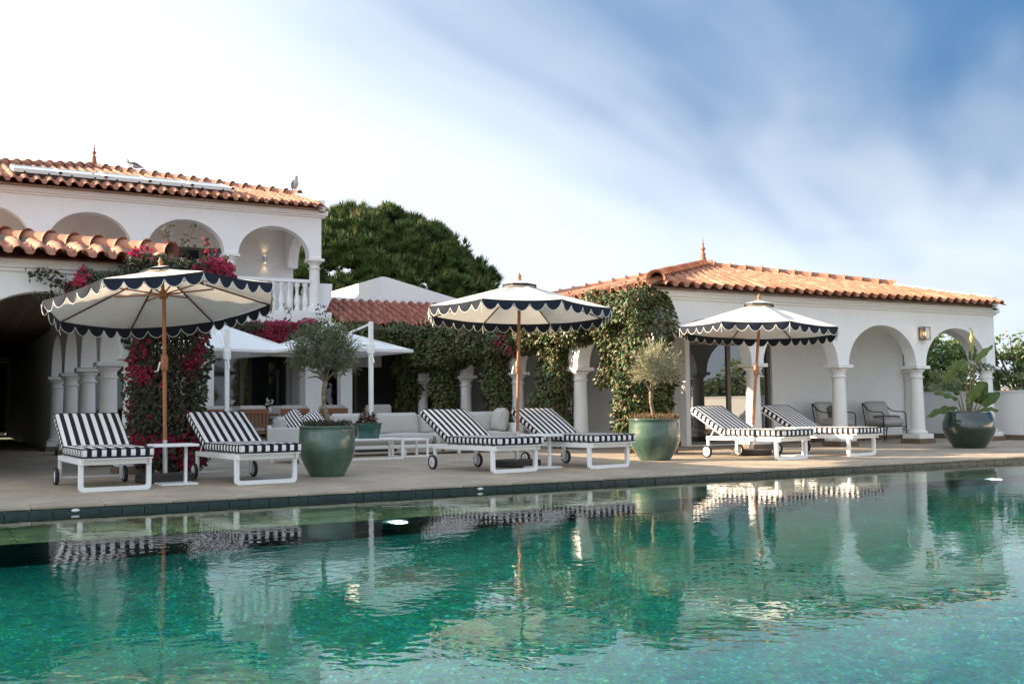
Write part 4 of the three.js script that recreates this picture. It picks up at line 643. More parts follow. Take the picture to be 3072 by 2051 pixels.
// ── dining set in the shade
function makeDiningChair(label) {
  const o = thing('dining_chair', label, 'dining chair', [0, 0, 0], 0, 'slatted dining chairs in the court');   // faces +z, back at -z
  for (const x of [-0.27, 0.27]) { mesh('leg', box(0.05, 0.86, 0.05, x, 0.43, -0.27, 0.006), mDining, o); mesh('leg', box(0.05, 0.62, 0.05, x, 0.31, 0.27, 0.006), mDining, o); mesh('armrest', box(0.065, 0.03, 0.60, x, 0.635, 0.01, 0.006), mDining, o); }
  mesh('seat_frame', box(0.52, 0.06, 0.52, 0, 0.39, 0), mDining, o); mesh('top_rail', box(0.60, 0.10, 0.045, 0, 0.82, -0.275, 0.006), mDining, o); mesh('low_rail', box(0.5, 0.05, 0.03, 0, 0.52, -0.27), mDining, o);
  for (let k = 0; k < 6; k++) mesh('slat', box(0.05, 0.27, 0.025, -0.2 + k * 0.08, 0.66, -0.275), mDining, o);
  mesh('seat_cushion', cushion(0.52, 0.10, 0.52, { puff: 0.02, r: 0.03, sx: 8, sz: 8 }), mCushion, o).position.set(0, 0.47, 0.01);
  const b = mesh('back_cushion', cushion(0.56, 0.11, 0.46, { puff: 0.03, r: 0.045, sx: 8, sz: 8, seed: 2 }), mCushion, o); b.position.set(0, 0.70, -0.13); b.rotation.x = Math.PI / 2 - 0.12;
  return o;
}
{
  const near = [[4.93, 'leftmost slatted dining chair, its back to the pool'], [5.72, 'second slatted dining chair from the left, its back to the pool'], [6.58, 'third slatted dining chair from the left, its back to the pool'], [7.42, 'fourth slatted dining chair, behind the olive trunk']];
  const far = [[5.15, 'dining chair on the far side of the table, leftmost'], [5.95, 'dining chair on the far side of the table, second from left'], [6.95, 'dining chair on the far side of the table, behind the third near chair'], [8.62, 'dining chair standing alone behind the sofa, right of the white post']];
  let c; near.forEach(([x, l], i) => { if (!i) { c = makeDiningChair(l); c.position.set(x, 0, -21.3); c.rotation.y = Math.PI; } else copy(c, l, [x, 0, -21.3 - 0.05 * (i % 2)], Math.PI + [0, 0.05, -0.04, 0.03][i]); c.rotation.y = Math.PI; });
  far.forEach(([x, l], i) => copy(c, l, [x, 0, i === 3 ? -21.5 : -23.1], i === 3 ? -0.15 : 0.04 * (i - 1)));
  const t = thing('dining_table', 'long wooden dining table between the slatted chairs', 'table', [6.2, 0, -22.2]);
  for (let k = 0; k < 6; k++) mesh('board', box(3.2, 0.035, 0.15, 0, 0.74, -0.39 + k * 0.156, 0.004), mDining, t);
  for (const x of [-1.4, 1.4]) for (const z of [-0.35, 0.35]) mesh('leg', box(0.09, 0.72, 0.09, x, 0.36, z), mDining, t);
  const mVase = M({ color: lin(0.75, 0.74, 0.70), roughness: 0.4 });
  [[6.35, 'small white vase with pale flowers on the dining table, the right one'], [5.5, 'small white vase with pale flowers on the dining table, the left one']].forEach(([x, l]) => { const v = thing('flower_vase', l, 'vase', [x, 0.758, -22.1], 0, 'vases on the dining table'); mesh('vase', lathe([[0, 0], [0.05, 0], [0.065, 0.05], [0.06, 0.10], [0.035, 0.14], [0.04, 0.16]], 16), mVase, v); const f = []; R = mulberry(x * 100); for (let k = 0; k < 16; k++) f.push(new THREE.SphereGeometry(rr(0.015, 0.028), 6, 4).translate(rr(-0.08, 0.08), rr(0.2, 0.34), rr(-0.07, 0.07))); mesh('flowers', f, mVase, v).userData.kind = 'stuff'; mesh('stems', [0, 1, 2, 3].map(k => bar([0, 0.1, 0], [rr(-0.06, 0.06), 0.28, rr(-0.05, 0.05)], 0.004, 0.003, 4)), M({ color: lin(0.05, 0.10, 0.03) }), v).userData.kind = 'stuff'; });
}
// ── white cantilever parasols in the court
function makeCantilever(label, px, pz, ccx, ccz, half, peak, edge, spin, ptop) {
  const o = thing('cantilever_parasol', label, 'parasol', [px, 0, pz], 0, 'white cantilever parasols in the court');
  mesh('base_plate', box(0.8, 0.06, 0.8, 0, 0.03, 0, 0.01), mBaseStone, o);
  mesh('mast', box(0.085, ptop - 0.06, 0.085, 0, (ptop + 0.06) / 2, 0, 0.012), mWhiteMetal, o);
  const d = V(ccx - px, 0, ccz - pz);
  mesh('arm', bar(V(0, ptop - 0.04, 0), V(d.x * 0.55, peak - 0.20, d.z * 0.55), 0.022), mWhiteMetal, o); mesh('arm', bar(V(0, ptop * 0.80, 0), V(d.x, peak - 0.06, d.z), 0.026), mWhiteMetal, o);
  mesh('slide_handle', [box(0.13, 0.2, 0.13, 0, ptop * 0.79, 0, 0.02), bar([0, ptop * 0.76, 0.05], [0.02, ptop * 0.68, 0.12], 0.015)], mWhiteMetal, o);
  const c = group('canopy', o, [d.x, 0, d.z], spin), q = [[-half, -half], [half, -half], [half, half], [-half, half]], mC = P({ color: lin(0.84, 0.84, 0.83), roughness: 1, bumpMap: T.weave, bumpScale: 0.001, transmission: 0.18, thickness: 0 });
  for (let k = 0; k < 4; k++) { const [ax, az] = q[k], [bx, bz] = q[(k + 1) % 4]; const n = 8, pos = [], idx = []; for (let i = 0; i <= n; i++) for (let j = 0; j <= n; j++) { const t = Math.max(0.01, i / n), s = j / n; pos.push(lerp(ax, bx, s) * t, lerp(peak, edge, t) - 0.05 * Math.sin(Math.PI * t) - 0.03 * Math.sin(Math.PI * s) * t, lerp(az, bz, s) * t); } for (let i = 0; i < n; i++) for (let j = 0; j < n; j++) { const a = i * (n + 1) + j; idx.push(a, a + n + 1, a + 1, a + 1, a + n + 1, a + n + 2); } const g = new THREE.BufferGeometry(); g.setAttribute('position', new THREE.Float32BufferAttribute(pos, 3)); g.setIndex(idx); g.computeVertexNormals(); mesh('panel', metreUV(g), mC, c); mesh('rib', bar([0, peak - 0.05, 0], [ax * 0.99, edge - 0.012, az * 0.99], 0.012, 0.01, 6), mWhiteMetal, c); mesh('edge_hem', quadMesh([V(ax, edge, az), V(ax, edge - 0.06, az), V(bx, edge - 0.06, bz), V(bx, edge, bz)]), mC, c); }
  mesh('cap', lathe([[0, 0.09], [0.05, 0.07], [0.2, 0.0], [0.19, -0.01]], 12).translate(0, peak, 0), mC, c);
}
makeCantilever('white cantilever parasol right of the bougainvillea column', 5.04, -20.5, 5.25, -22.2, 1.25, 2.72, 2.08, 0.35, 2.44);
makeCantilever('white cantilever parasol behind the left olive tree', 7.75, -19.8, 7.45, -21.4, 1.30, 2.62, 2.08, 0.1, 2.60);

// ── iron armchairs under the arches
function makeIronChair(label) {
  const o = thing('iron_armchair', label, 'armchair', [0, 0, 0], 0, 'iron armchairs under the arches');
  const fr = (s) => [tube([[s * 0.34, 0, 0.30], [s * 0.34, 0.35, 0.30], [s * 0.34, 0.62, 0.29], [s * 0.34, 0.655, 0.22], [s * 0.34, 0.66, 0.0], [s * 0.34, 0.70, -0.16], [s * 0.335, 0.84, -0.33]], 0.012, 6), tube([[s * 0.335, 0.86, -0.335], [s * 0.335, 0.6, -0.29], [s * 0.33, 0.36, -0.25], [s * 0.34, 0.0, -0.31]], 0.012, 6)];
  for (const s of [-1, 1]) mesh('side_frame', fr(s), mIron, o);
  mesh('seat_frame', tube(ringPath(0.66, 0.56, 0.33, 0.03, 3), 0.011, 6, 40, true), mIron, o);
  mesh('back_rail', bar([-0.335, 0.845, -0.33], [0.335, 0.845, -0.33], 0.011), mIron, o);
  for (const s of [-1, 1]) mesh('scroll', tube([[s * 0.34, 0.33, 0.28], [s * 0.29, 0.25, 0.285], [s * 0.24, 0.27, 0.285], [s * 0.25, 0.31, 0.285]], 0.009, 5), mIron, o);
  mesh('seat_cushion', cushion(0.63, 0.15, 0.56, { puff: 0.05, r: 0.05, seed: 3 }), mCushion, o).position.set(0, 0.43, 0.0);
  const b = mesh('back_cushion', cushion(0.62, 0.13, 0.44, { puff: 0.05, r: 0.05, seed: 8 }), mCushion, o); b.position.set(0, 0.66, -0.22); b.rotation.x = Math.PI / 2 - 0.3;
  return o;
}
{
  const c = makeIronChair('black iron armchair half hidden by the pool house column'); c.position.set(17.28, 0, -16.62); c.rotation.y = 0.15;
  copy(c, 'black iron armchair with folded blanket, left of the last column', [18.82, 0, -16.60], -0.05);
  const mB = M({ color: lin(0.20, 0.18, 0.15), map: T.wood, roughness: 1 });
  const t = thing('folded_blanket', 'folded striped blanket lying on the right iron armchair', 'blanket', [18.82, 0.53, -16.55], -0.05); mesh('cloth', cushion(0.5, 0.07, 0.36, { puff: 0.02, r: 0.02, stripe: 0.02, sx: 10, sz: 10 }), M({ map: T.stripe, color: lin(0.42, 0.38, 0.33), roughness: 1 }), t);
  const k = thing('throw_pillow', 'dark patterned pillow on the left iron armchair', 'pillow', [17.34, 0.63, -16.66], 0.15); k.rotation.set(1.15, 0.15, 0.4); mesh('cover', cushion(0.36, 0.11, 0.36, { puff: 0.04, r: 0.04, seed: 6, sz: 12 }), mB, k);
  const sp = thing('ground_spotlight', 'small box spotlight on the deck beside the second olive pot', 'spotlight', [10.35, 0, -14.3], 0.4);
  mesh('bracket', box(0.10, 0.03, 0.10, 0, 0.015, 0), mFrame, sp); mesh('head', box(0.16, 0.12, 0.10, 0, 0.10, 0.01, 0.01), mFrame, sp); mesh('lens', box(0.12, 0.08, 0.01, 0, 0.10, 0.064), mSteel, sp);
}

// ───────────────────────── plants ─────────────────────────
function leafShape(l, w, fold = 0.18, n = 2) {           // leaf along +y, blade facing +z
  const pos = [], pt = (t, s) => { const hw = w / 2 * Math.pow(Math.sin(Math.PI * Math.pow(t, 0.8)), 0.9); return [s * hw, l * t, -fold * hw * (s ? 1 : 0) - 0.12 * l * t * t]; };
  const N = n + 1; for (let i = 0; i < N; i++) for (const s of [-1, 1]) { const a = pt(i / N, 0), b = pt((i + 1) / N, 0), c = pt((i + 1) / N, s), d = pt(i / N, s); if (s > 0) pos.push(...a, ...c, ...b, ...a, ...d, ...c); else pos.push(...a, ...b, ...c, ...a, ...c, ...d); }
  const g = new THREE.BufferGeometry(); g.setAttribute('position', new THREE.Float32BufferAttribute(pos, 3)); g.computeVertexNormals(); return g;
}
const gLeaf = leafShape(1, 0.68, 0.3, 1), gOlive = leafShape(1, 0.17, 0.2, 1), gBroad = leafShape(1, 0.5, 0.25, 2);
const gBract = (() => merge([0, 1, 2].map(k => leafShape(1, 0.8, 0.25, 1).rotateX(0.9).rotateY(k * 2.094))))();
const cMix = (list, j = 0.15) => { const c = list[Math.floor(R() * list.length)], k = 1 + rr(-j, j); return lin(c[0] * k, c[1] * k * (1 + rr(-0.06, 0.06)), c[2] * k); };
const leafQuat = (n, droop = 0.5) => { // leaf tip direction mostly down/outward, blade towards n
  const tip = V(n.x * 0.6 + rr(-0.6, 0.6), -droop + rr(-0.5, 0.5), n.z * 0.6 + rr(-0.6, 0.6)).normalize(), nn = n.clone().add(rndDir().multiplyScalar(0.55)).addScaledVector(tip, -n.dot(tip)).normalize(), x = V().crossVectors(tip, nn).normalize(), z = V().crossVectors(x, tip).normalize();
  return new THREE.Quaternion().setFromRotationMatrix(new THREE.Matrix4().makeBasis(x, tip, z));
};
// leaves over the skin of rounded boxes: [cx, cy, cz, hx, hy, hz]
function cladding(boxes, perM2, size, colors, { depth = 0.22, rough = 0.5, f = 1.6 } = {}) {
  const out = [];
  for (const [cx, cy, cz, hx, hy, hz, dens = 1] of boxes) {
    const A = [hy * hz, hx * hz, hx * hy], tot = A[0] + A[1] + A[2], n = Math.floor(8 * tot * perM2 * dens);
    for (let i = 0; i < n; i++) {
      const pick = R() * tot, ax = pick < A[0] ? 0 : pick < A[0] + A[1] ? 1 : 2, c = [rr(-1, 1), rr(-1, 1), rr(-1, 1)]; c[ax] = R() < 0.5 ? -1 : 1;
      const h = [hx, hy, hz], m = Math.min(hx, hy, hz), e = c.map((v, k) => Math.max(0, Math.abs(v) * h[k] - (h[k] - m * 0.9)) / (m * 0.9)), len = Math.hypot(...e), soft = len > 1 ? 1 / len : 1;
      const q = V(...c.map((v, k) => { const s0 = Math.sign(v), a0 = Math.abs(v) * h[k]; return s0 * (a0 - (a0 > h[k] - m * 0.9 ? (a0 - (h[k] - m * 0.9)) * (1 - soft) : 0)); }));
      const w = V(cx, cy, cz).add(q), nrm = V(c[0] * (e[0] + 1e-3) / 1, c[1] * (e[1] + 1e-3), c[2] * (e[2] + 1e-3)).normalize(), lump = fbm(w.x * f, w.y * f, w.z * f, 3) - 0.5;
      w.addScaledVector(nrm, lump * rough - depth * Math.pow(R(), 1.8)); if (w.y < 0.02) continue;
      out.push([w, leafQuat(nrm), size * rr(0.65, 1.25), cMix(colors)]);
    }
  }
  return out;
}
const vineC = [[0.032, 0.068, 0.011], [0.042, 0.082, 0.013], [0.075, 0.11, 0.016], [0.026, 0.05, 0.010], [0.10, 0.088, 0.02], [0.12, 0.06, 0.022]];
{ // creeper on the pool house arcade
  R = mulberry(201);
  const v = thing('climbing_vine', 'dense green climbing vine covering the corner and arcade of the pool house', 'vine');
  const boxes = [
    [11.02, 1.62, -14.98, 0.46, 1.30, 0.34], [10.98, 0.75, -15.02, 0.48, 0.70, 0.36], [11.06, 2.62, -16.2, 0.34, 0.36, 1.1], [11.12, 1.9, -15.9, 0.22, 0.7, 0.5],
    [11.1, 2.45, -18.6, 0.30, 0.42, 1.6], [11.15, 1.2, -18.30, 0.26, 1.0, 0.42], [11.1, 2.4, -21.0, 0.30, 0.45, 1.6], [11.15, 1.15, -20.75, 0.26, 1.1, 0.36],
    [11.05, 2.4, -23.8, 0.32, 0.55, 1.5], [11.15, 1.2, -23.4, 0.26, 1.15, 0.40], [11.1, 1.3, -25.7, 0.26, 1.2, 0.36],
    [9.9, 2.70, -24.75, 1.4, 0.32, 0.3],
  ];
  const L = cladding(boxes, 900, 0.080, vineC, { depth: 0.20, rough: 0.50, f: 2.2 });
  for (let i = 0; i < 260; i++) { const z = rr(-26, -14.7); L.push([V(11.05 + rr(-0.15, 0.2), 2.95 + rr(0, 0.14), z), leafQuat(V(0, 1, 0), -0.6), rr(0.06, 0.1), cMix([[0.16, 0.085, 0.035], [0.10, 0.10, 0.03]])]); }
  scatter('leaves', gLeaf, mLeaf, L, v);
  const st = []; for (const [x, z] of [[11.15, -14.95], [11.2, -18.1], [11.2, -20.7], [11.2, -23.3], [11.0, -15.4]]) for (let k = 0; k < 5; k++) { let p = V(x + rr(-0.1, 0.1), 0, z + rr(-0.2, 0.2)); const pts = [p.clone()]; for (let i = 0; i < 6; i++) { p = p.clone().add(V(rr(-0.1, 0.08), rr(0.35, 0.5), rr(-0.15, 0.15))); pts.push(p); } st.push(limb(pts, [0.025, 0.012, 0.006], 5)); }
  mesh('stems', st, mBarkDark, v).userData.kind = 'stuff';
  const fl = []; for (let i = 0; i < 70; i++) { const c = [[10.85, 2.2, -20.2], [10.8, 2.05, -19.6], [10.8, 2.3, -19.9], [10.85, 2.15, -23.4]][i % 4]; fl.push([V(c[0] + rr(-0.08, 0.08), c[1] + rr(-0.10, 0.10), c[2] + rr(-0.14, 0.14)), quatTo(rndDir()), rr(0.03, 0.05), cMix([[0.62, 0.03, 0.14], [0.5, 0.02, 0.12]])]); }
  scatter('blossoms', gBract, mBract, fl, v);
}
const bougC = [[0.035, 0.06, 0.014], [0.025, 0.042, 0.011], [0.05, 0.065, 0.018], [0.075, 0.05, 0.022]], bractC = [[0.42, 0.010, 0.060], [0.30, 0.006, 0.036], [0.50, 0.014, 0.11], [0.36, 0.008, 0.07]];
function bougainvillea(label, boxes, dens, share, stems, extra = () => {}) {
  const v = thing('bougainvillea', label, 'bougainvillea');
  const all = cladding(boxes, dens, 0.070, bougC, { depth: 0.22, rough: 0.45, f: 2.6 }), leaves = [], br = [];
  for (const q of all) { const m = fbm(q[0].x * 2.6 + 7, q[0].y * 2.6, q[0].z * 2.6, 3); if (m > share - (q[0].z < -20 ? 0 : q[0].y > 2.35 ? 0.012 : q[0].y < 0.7 ? -0.09 : -0.025) + rr(-0.075, 0.075)) { q[3] = cMix(bractC); q[2] = rr(0.04, 0.062); q[1] = quatTo(rndDir(), rr(0, 6)); br.push(q); } else leaves.push(q); }
  extra(leaves, br);
  scatter('leaves', gLeaf, mLeafSoft, leaves, v); scatter('bracts', gBract, mBract, br, v);
  mesh('stems', stems, mBarkDark, v).userData.kind = 'stuff';
}
{
  R = mulberry(202);
  const st = []; for (let k = 0; k < 6; k++) { let p = V(2.9 + rr(-0.15, 0.15), 0, -14.85 + rr(-0.1, 0.1)); const pts = [p.clone()]; for (let i = 0; i < 6; i++) { p = p.clone().add(V(rr(-0.09, 0.09), rr(0.35, 0.5), rr(-0.07, 0.07))); pts.push(p); } st.push(limb(pts, [0.03, 0.018, 0.008], 6)); }
  const trail = (leaves, br) => {
    const arc = (pts, n, sz, brShare) => { const c = new THREE.CatmullRomCurve3(pts.map(p => V(...p))); st.push(limb(pts, [0.012, 0.006, 0.003], 5)); for (let i = 0; i < n; i++) { const p = c.getPoint(Math.pow(R(), 0.8)).add(V(rr(-0.06, 0.06), rr(-0.06, 0.06), rr(-0.06, 0.06))); if (R() < brShare) br.push([p, quatTo(rndDir(), rr(0, 6)), rr(0.03, 0.05), cMix(bractC)]); else leaves.push([p, leafQuat(rndDir(), 0.1), sz * rr(0.7, 1.2), cMix(bougC)]); } };
    arc([[2.0, 2.40, -14.8], [1.6, 2.42, -14.85], [1.32, 2.58, -14.85], [1.08, 2.66, -14.9]], 110, 0.07, 0); arc([[1.9, 2.45, -14.75], [1.5, 2.55, -14.8], [1.3, 2.72, -14.8]], 80, 0.07, 0.2); arc([[1.7, 2.3, -14.8], [1.35, 2.36, -14.85], [1.15, 2.40, -14.85]], 70, 0.07, 0);
    for (const [x, y, z, h] of [[3.1, 2.95, -14.7, 0.45], [3.35, 2.9, -14.7, 0.35], [2.8, 3.0, -14.7, 0.35], [3.6, 2.75, -14.7, 0.30], [2.95, 2.9, -14.6, 0.3], [3.45, 2.7, -14.6, 0.4]]) arc([[x, y - 0.25, z], [x + rr(-0.05, 0.05), y, z], [x + rr(-0.1, 0.12), y + h, z + rr(-0.05, 0.05)]], 60, 0.06, 0.12);
    for (const [x, y] of [[3.7, 2.5], [3.9, 2.35]]) arc([[3.3, y, -14.7], [x - 0.1, y + 0.05, -14.7], [x + 0.1, y + 0.12, -14.7]], 50, 0.065, 0.1);
  };
  bougainvillea('magenta bougainvillea climbing the corner of the left wing onto its roof', [[2.86, 1.15, -14.80, 0.52, 1.10, 0.36, 1.2], [2.75, 2.50, -14.85, 0.85, 0.28, 0.32], [2.05, 2.46, -14.82, 0.5, 0.22, 0.2], [3.15, 2.62, -14.70, 0.55, 0.24, 0.3], [2.75, 2.78, -14.55, 0.55, 0.18, 0.25], [2.15, 2.60, -14.55, 0.55, 0.18, 0.2]], 950, 0.53, st, trail);
  R = mulberry(203);
  bougainvillea('dark red bougainvillea hanging below the villa balcony behind the white parasols', [[7.2, 2.75, -24.9, 1.5, 0.30, 0.3], [9.2, 2.6, -24.8, 0.6, 0.3, 0.3]], 700, 0.55, [limb([[6, 2.7, -25], [7.5, 2.75, -24.9], [9.3, 2.7, -24.9]], [0.02, 0.015, 0.01], 5)], (l) => { for (let i = 0; i < 160; i++) { const x = [7.1, 7.6, 8.35, 8.5, 8.9][i % 5]; l.push([V(x + rr(-0.08, 0.08), 2.95 + Math.pow(R(), 0.8) * 0.45, -24.9 + rr(-0.05, 0.05)), leafQuat(rndDir(), -0.4), rr(0.05, 0.09), cMix([[0.16, 0.10, 0.04], [0.06, 0.09, 0.03]])]); } });
}
// ── glazed pots and their plants
const potG = (r0, r1, r2, h, lip) => { const p = []; p.push([0, 0], [r0 * 0.96, 0], [r0, 0.01]); for (let i = 1; i <= 12; i++) { const t = i / 12; p.push([t < 0.6 ? lerp(r0, r1, Math.sin(t / 0.6 * Math.PI / 2)) : lerp(r1, r2, Math.pow((t - 0.6) / 0.4, 2.0)), h * t * 0.985 + 0.01]); } p.push([r2 + lip, h - 0.005], [r2 + lip, h + 0.012], [r2 + lip * 0.3, h + 0.02], [r2 - 0.03, h + 0.012], [r2 - 0.045, h - 0.06], [r2 - 0.06, h - 0.12]); return lathe(p, 48); };
function pot(label, pos, g, soilR, soilY, mat) { const o = thing('glazed_pot', label, 'plant pot', pos, R() * 6); mesh('vessel', g, mat, o); mesh('soil', new THREE.CircleGeometry(soilR, 32).rotateX(-Math.PI / 2).translate(0, soilY, 0), mSoil, o); return o; }
R = mulberry(204);
pot('large green glazed pot with an olive tree beside the second lounger', [4.45, 0, -12.9], potG(0.215, 0.355, 0.345, 0.62, 0.012), 0.31, 0.585, mPot);
pot('green glazed pot with a pale olive tree beside the vine corner', [9.93, 0, -13.3], potG(0.24, 0.40, 0.395, 0.63, 0.014), 0.36, 0.59, mPot);
pot('dark green glossy round pot with paddle leaf plant by the boundary wall', [16.97, 0, -13.0], potG(0.28, 0.465, 0.395, 0.66, 0.0), 0.335, 0.60, mPotDark);
function oliveTree(label, pos, trunkPts, crown, n, size, colors, seed) {
  R = mulberry(seed);
  const o = thing('olive_tree', label, 'olive tree', pos);
  const parts = [limb(trunkPts, [0.042, 0.032, 0.028, 0.034], 9)], top = V(...trunkPts[trunkPts.length - 1]), L = [], tips = [];
  for (let k = 0; k < 9; k++) { const d = V(rr(-1, 1), rr(0.2, 1.2), rr(-1, 1)).normalize(), e = top.clone().addScaledVector(d, crown.r * rr(0.5, 0.8)); parts.push(limb([top, top.clone().lerp(e, 0.5).add(V(0, 0.04, 0)), e], [0.02, 0.011, 0.005], 6)); }
  mesh('trunk', merge(parts), mBark, o);
  const c = V(...crown.c); const tw = [];
  for (let k = 0; k < n; k++) {
    const d = rndDir(); if (d.y < -0.55) d.y *= 0.5; const lump = 0.78 + 0.55 * (fbm(d.x * 2.2 + seed, d.y * 2.2, d.z * 2.2, 3) - 0.35), rad = Math.pow(R(), 0.42) * lump;
    const base = c.clone().add(V(d.x * crown.r, d.y * crown.h, d.z * crown.r).multiplyScalar(rad)), dir = d.clone().multiplyScalar(0.8).add(V(rr(-0.5, 0.5), rr(0.2, 1.1), rr(-0.5, 0.5))).normalize(), len = rr(0.08, 0.2) * crown.twig;
    tw.push(bar(base, base.clone().addScaledVector(dir, len), 0.003, 0.0012, 3));
    for (let i = 0; i < 11; i++) { const t = i / 11 + rr(0, 0.08), p = base.clone().addScaledVector(dir, len * t), ld = dir.clone().multiplyScalar(0.7).add(rndDir().multiplyScalar(0.75)).normalize(); L.push([p, quatTo(ld, rr(0, 6.28)), size * rr(0.7, 1.2), cMix(colors, 0.25)]); }
  }
  const t = mesh('twigs', tw, mBark, o); t.userData.kind = 'stuff'; scatter('leaves', gOlive, mLeafSoft, L, o);
  return o;
}
const oliveC = [[0.12, 0.16, 0.06], [0.15, 0.185, 0.08], [0.09, 0.125, 0.05], [0.22, 0.24, 0.14]], oliveP = [[0.34, 0.33, 0.18], [0.42, 0.40, 0.24], [0.26, 0.26, 0.13], [0.46, 0.44, 0.30]];
oliveTree('young olive tree with a round green crown in the left pot', [4.45, 0.585, -12.9], [[0, -0.05, 0], [0.0, 0.14, 0.01], [-0.04, 0.32, 0], [-0.04, 0.52, 0], [-0.02, 0.62, 0]], { c: [-0.04, 0.93, 0], r: 0.40, h: 0.40, twig: 1.25 }, 560, 0.080, oliveC, 301);
oliveTree('small pale olive tree with a sparse crown in the second pot', [9.93, 0.59, -13.3], [[0.0, -0.05, 0], [-0.02, 0.15, 0.0], [-0.055, 0.32, 0], [-0.05, 0.48, 0]], { c: [0.03, 0.78, 0], r: 0.30, h: 0.36, twig: 1.5 }, 330, 0.078, oliveP, 302);
function underplant(label, name, x, y, z, r, n, colors, size, seed, cat) { R = mulberry(seed); const o = thing(name, label, cat, [x, y, z]); const L = []; for (let i = 0; i < n; i++) { const a = rr(0, 6.28), q = Math.sqrt(R()) * r; L.push([V(Math.cos(a) * q, rr(0, 0.075), Math.sin(a) * q), quatTo(V(rr(-0.9, 0.9), 1, rr(-0.9, 0.9)), rr(0, 6)), size * rr(0.6, 1.3), cMix(colors, 0.3)]); } scatter('leaves', gOlive, mLeafSoft, L, o); return o; }
underplant('dark low succulents under the left olive tree', 'ground_cover', 4.45, 0.585, -12.9, 0.33, 900, [[0.035, 0.035, 0.018], [0.05, 0.03, 0.02], [0.04, 0.05, 0.02]], 0.075, 401, 'succulent');
underplant('dry reddish succulents under the second olive tree', 'ground_cover', 9.93, 0.59, -13.3, 0.39, 1100, [[0.20, 0.10, 0.045], [0.15, 0.08, 0.035], [0.12, 0.10, 0.04]], 0.085, 402, 'succulent');
{ // teal planter on the coffee table
  const o = thing('square_planter', 'square teal glazed planter on the larger coffee table', 'planter', [6.48, 0.35, -16.75]);
  mesh('vessel', (() => { const g = new THREE.CylinderGeometry(0.27, 0.22, 0.25, 4, 1, true, Math.PI / 4); return merge([g.translate(0, 0.125, 0), new THREE.CylinderGeometry(0.22, 0.22, 0.01, 4, 1, false, Math.PI / 4).translate(0, 0.005, 0), box(0.40, 0.02, 0.02, 0, 0.25, 0.19), box(0.40, 0.02, 0.02, 0, 0.25, -0.19), box(0.02, 0.02, 0.36, 0.19, 0.25, 0), box(0.02, 0.02, 0.36, -0.19, 0.25, 0)]); })(), mPotTeal, o);
  mesh('soil', box(0.34, 0.02, 0.34, 0, 0.21, 0), mSoil, o);
  R = mulberry(405); const p = thing('leafy_plant', 'small reddish leafy plant in the teal planter', 'plant', [6.48, 0.57, -16.75]); const L = []; for (let i = 0; i < 260; i++) { const d = rndDir(); d.y = Math.abs(d.y); L.push([V(d.x * 0.15, 0.03 + d.y * 0.2, d.z * 0.14).multiplyScalar(rr(0.5, 1.1)), leafQuat(d, 0.1), rr(0.05, 0.08), cMix([[0.10, 0.035, 0.02], [0.06, 0.06, 0.025], [0.14, 0.05, 0.03]])]); } scatter('leaves', gLeaf, mLeafSoft, L, p); mesh('stems', [0, 1, 2, 3, 4].map(() => bar([rr(-0.05, 0.05), -0.01, rr(-0.05, 0.05)], [rr(-0.12, 0.12), rr(0.1, 0.18), rr(-0.1, 0.1)], 0.006, 0.003, 5)), mBarkDark, p).userData.kind = 'stuff';
}
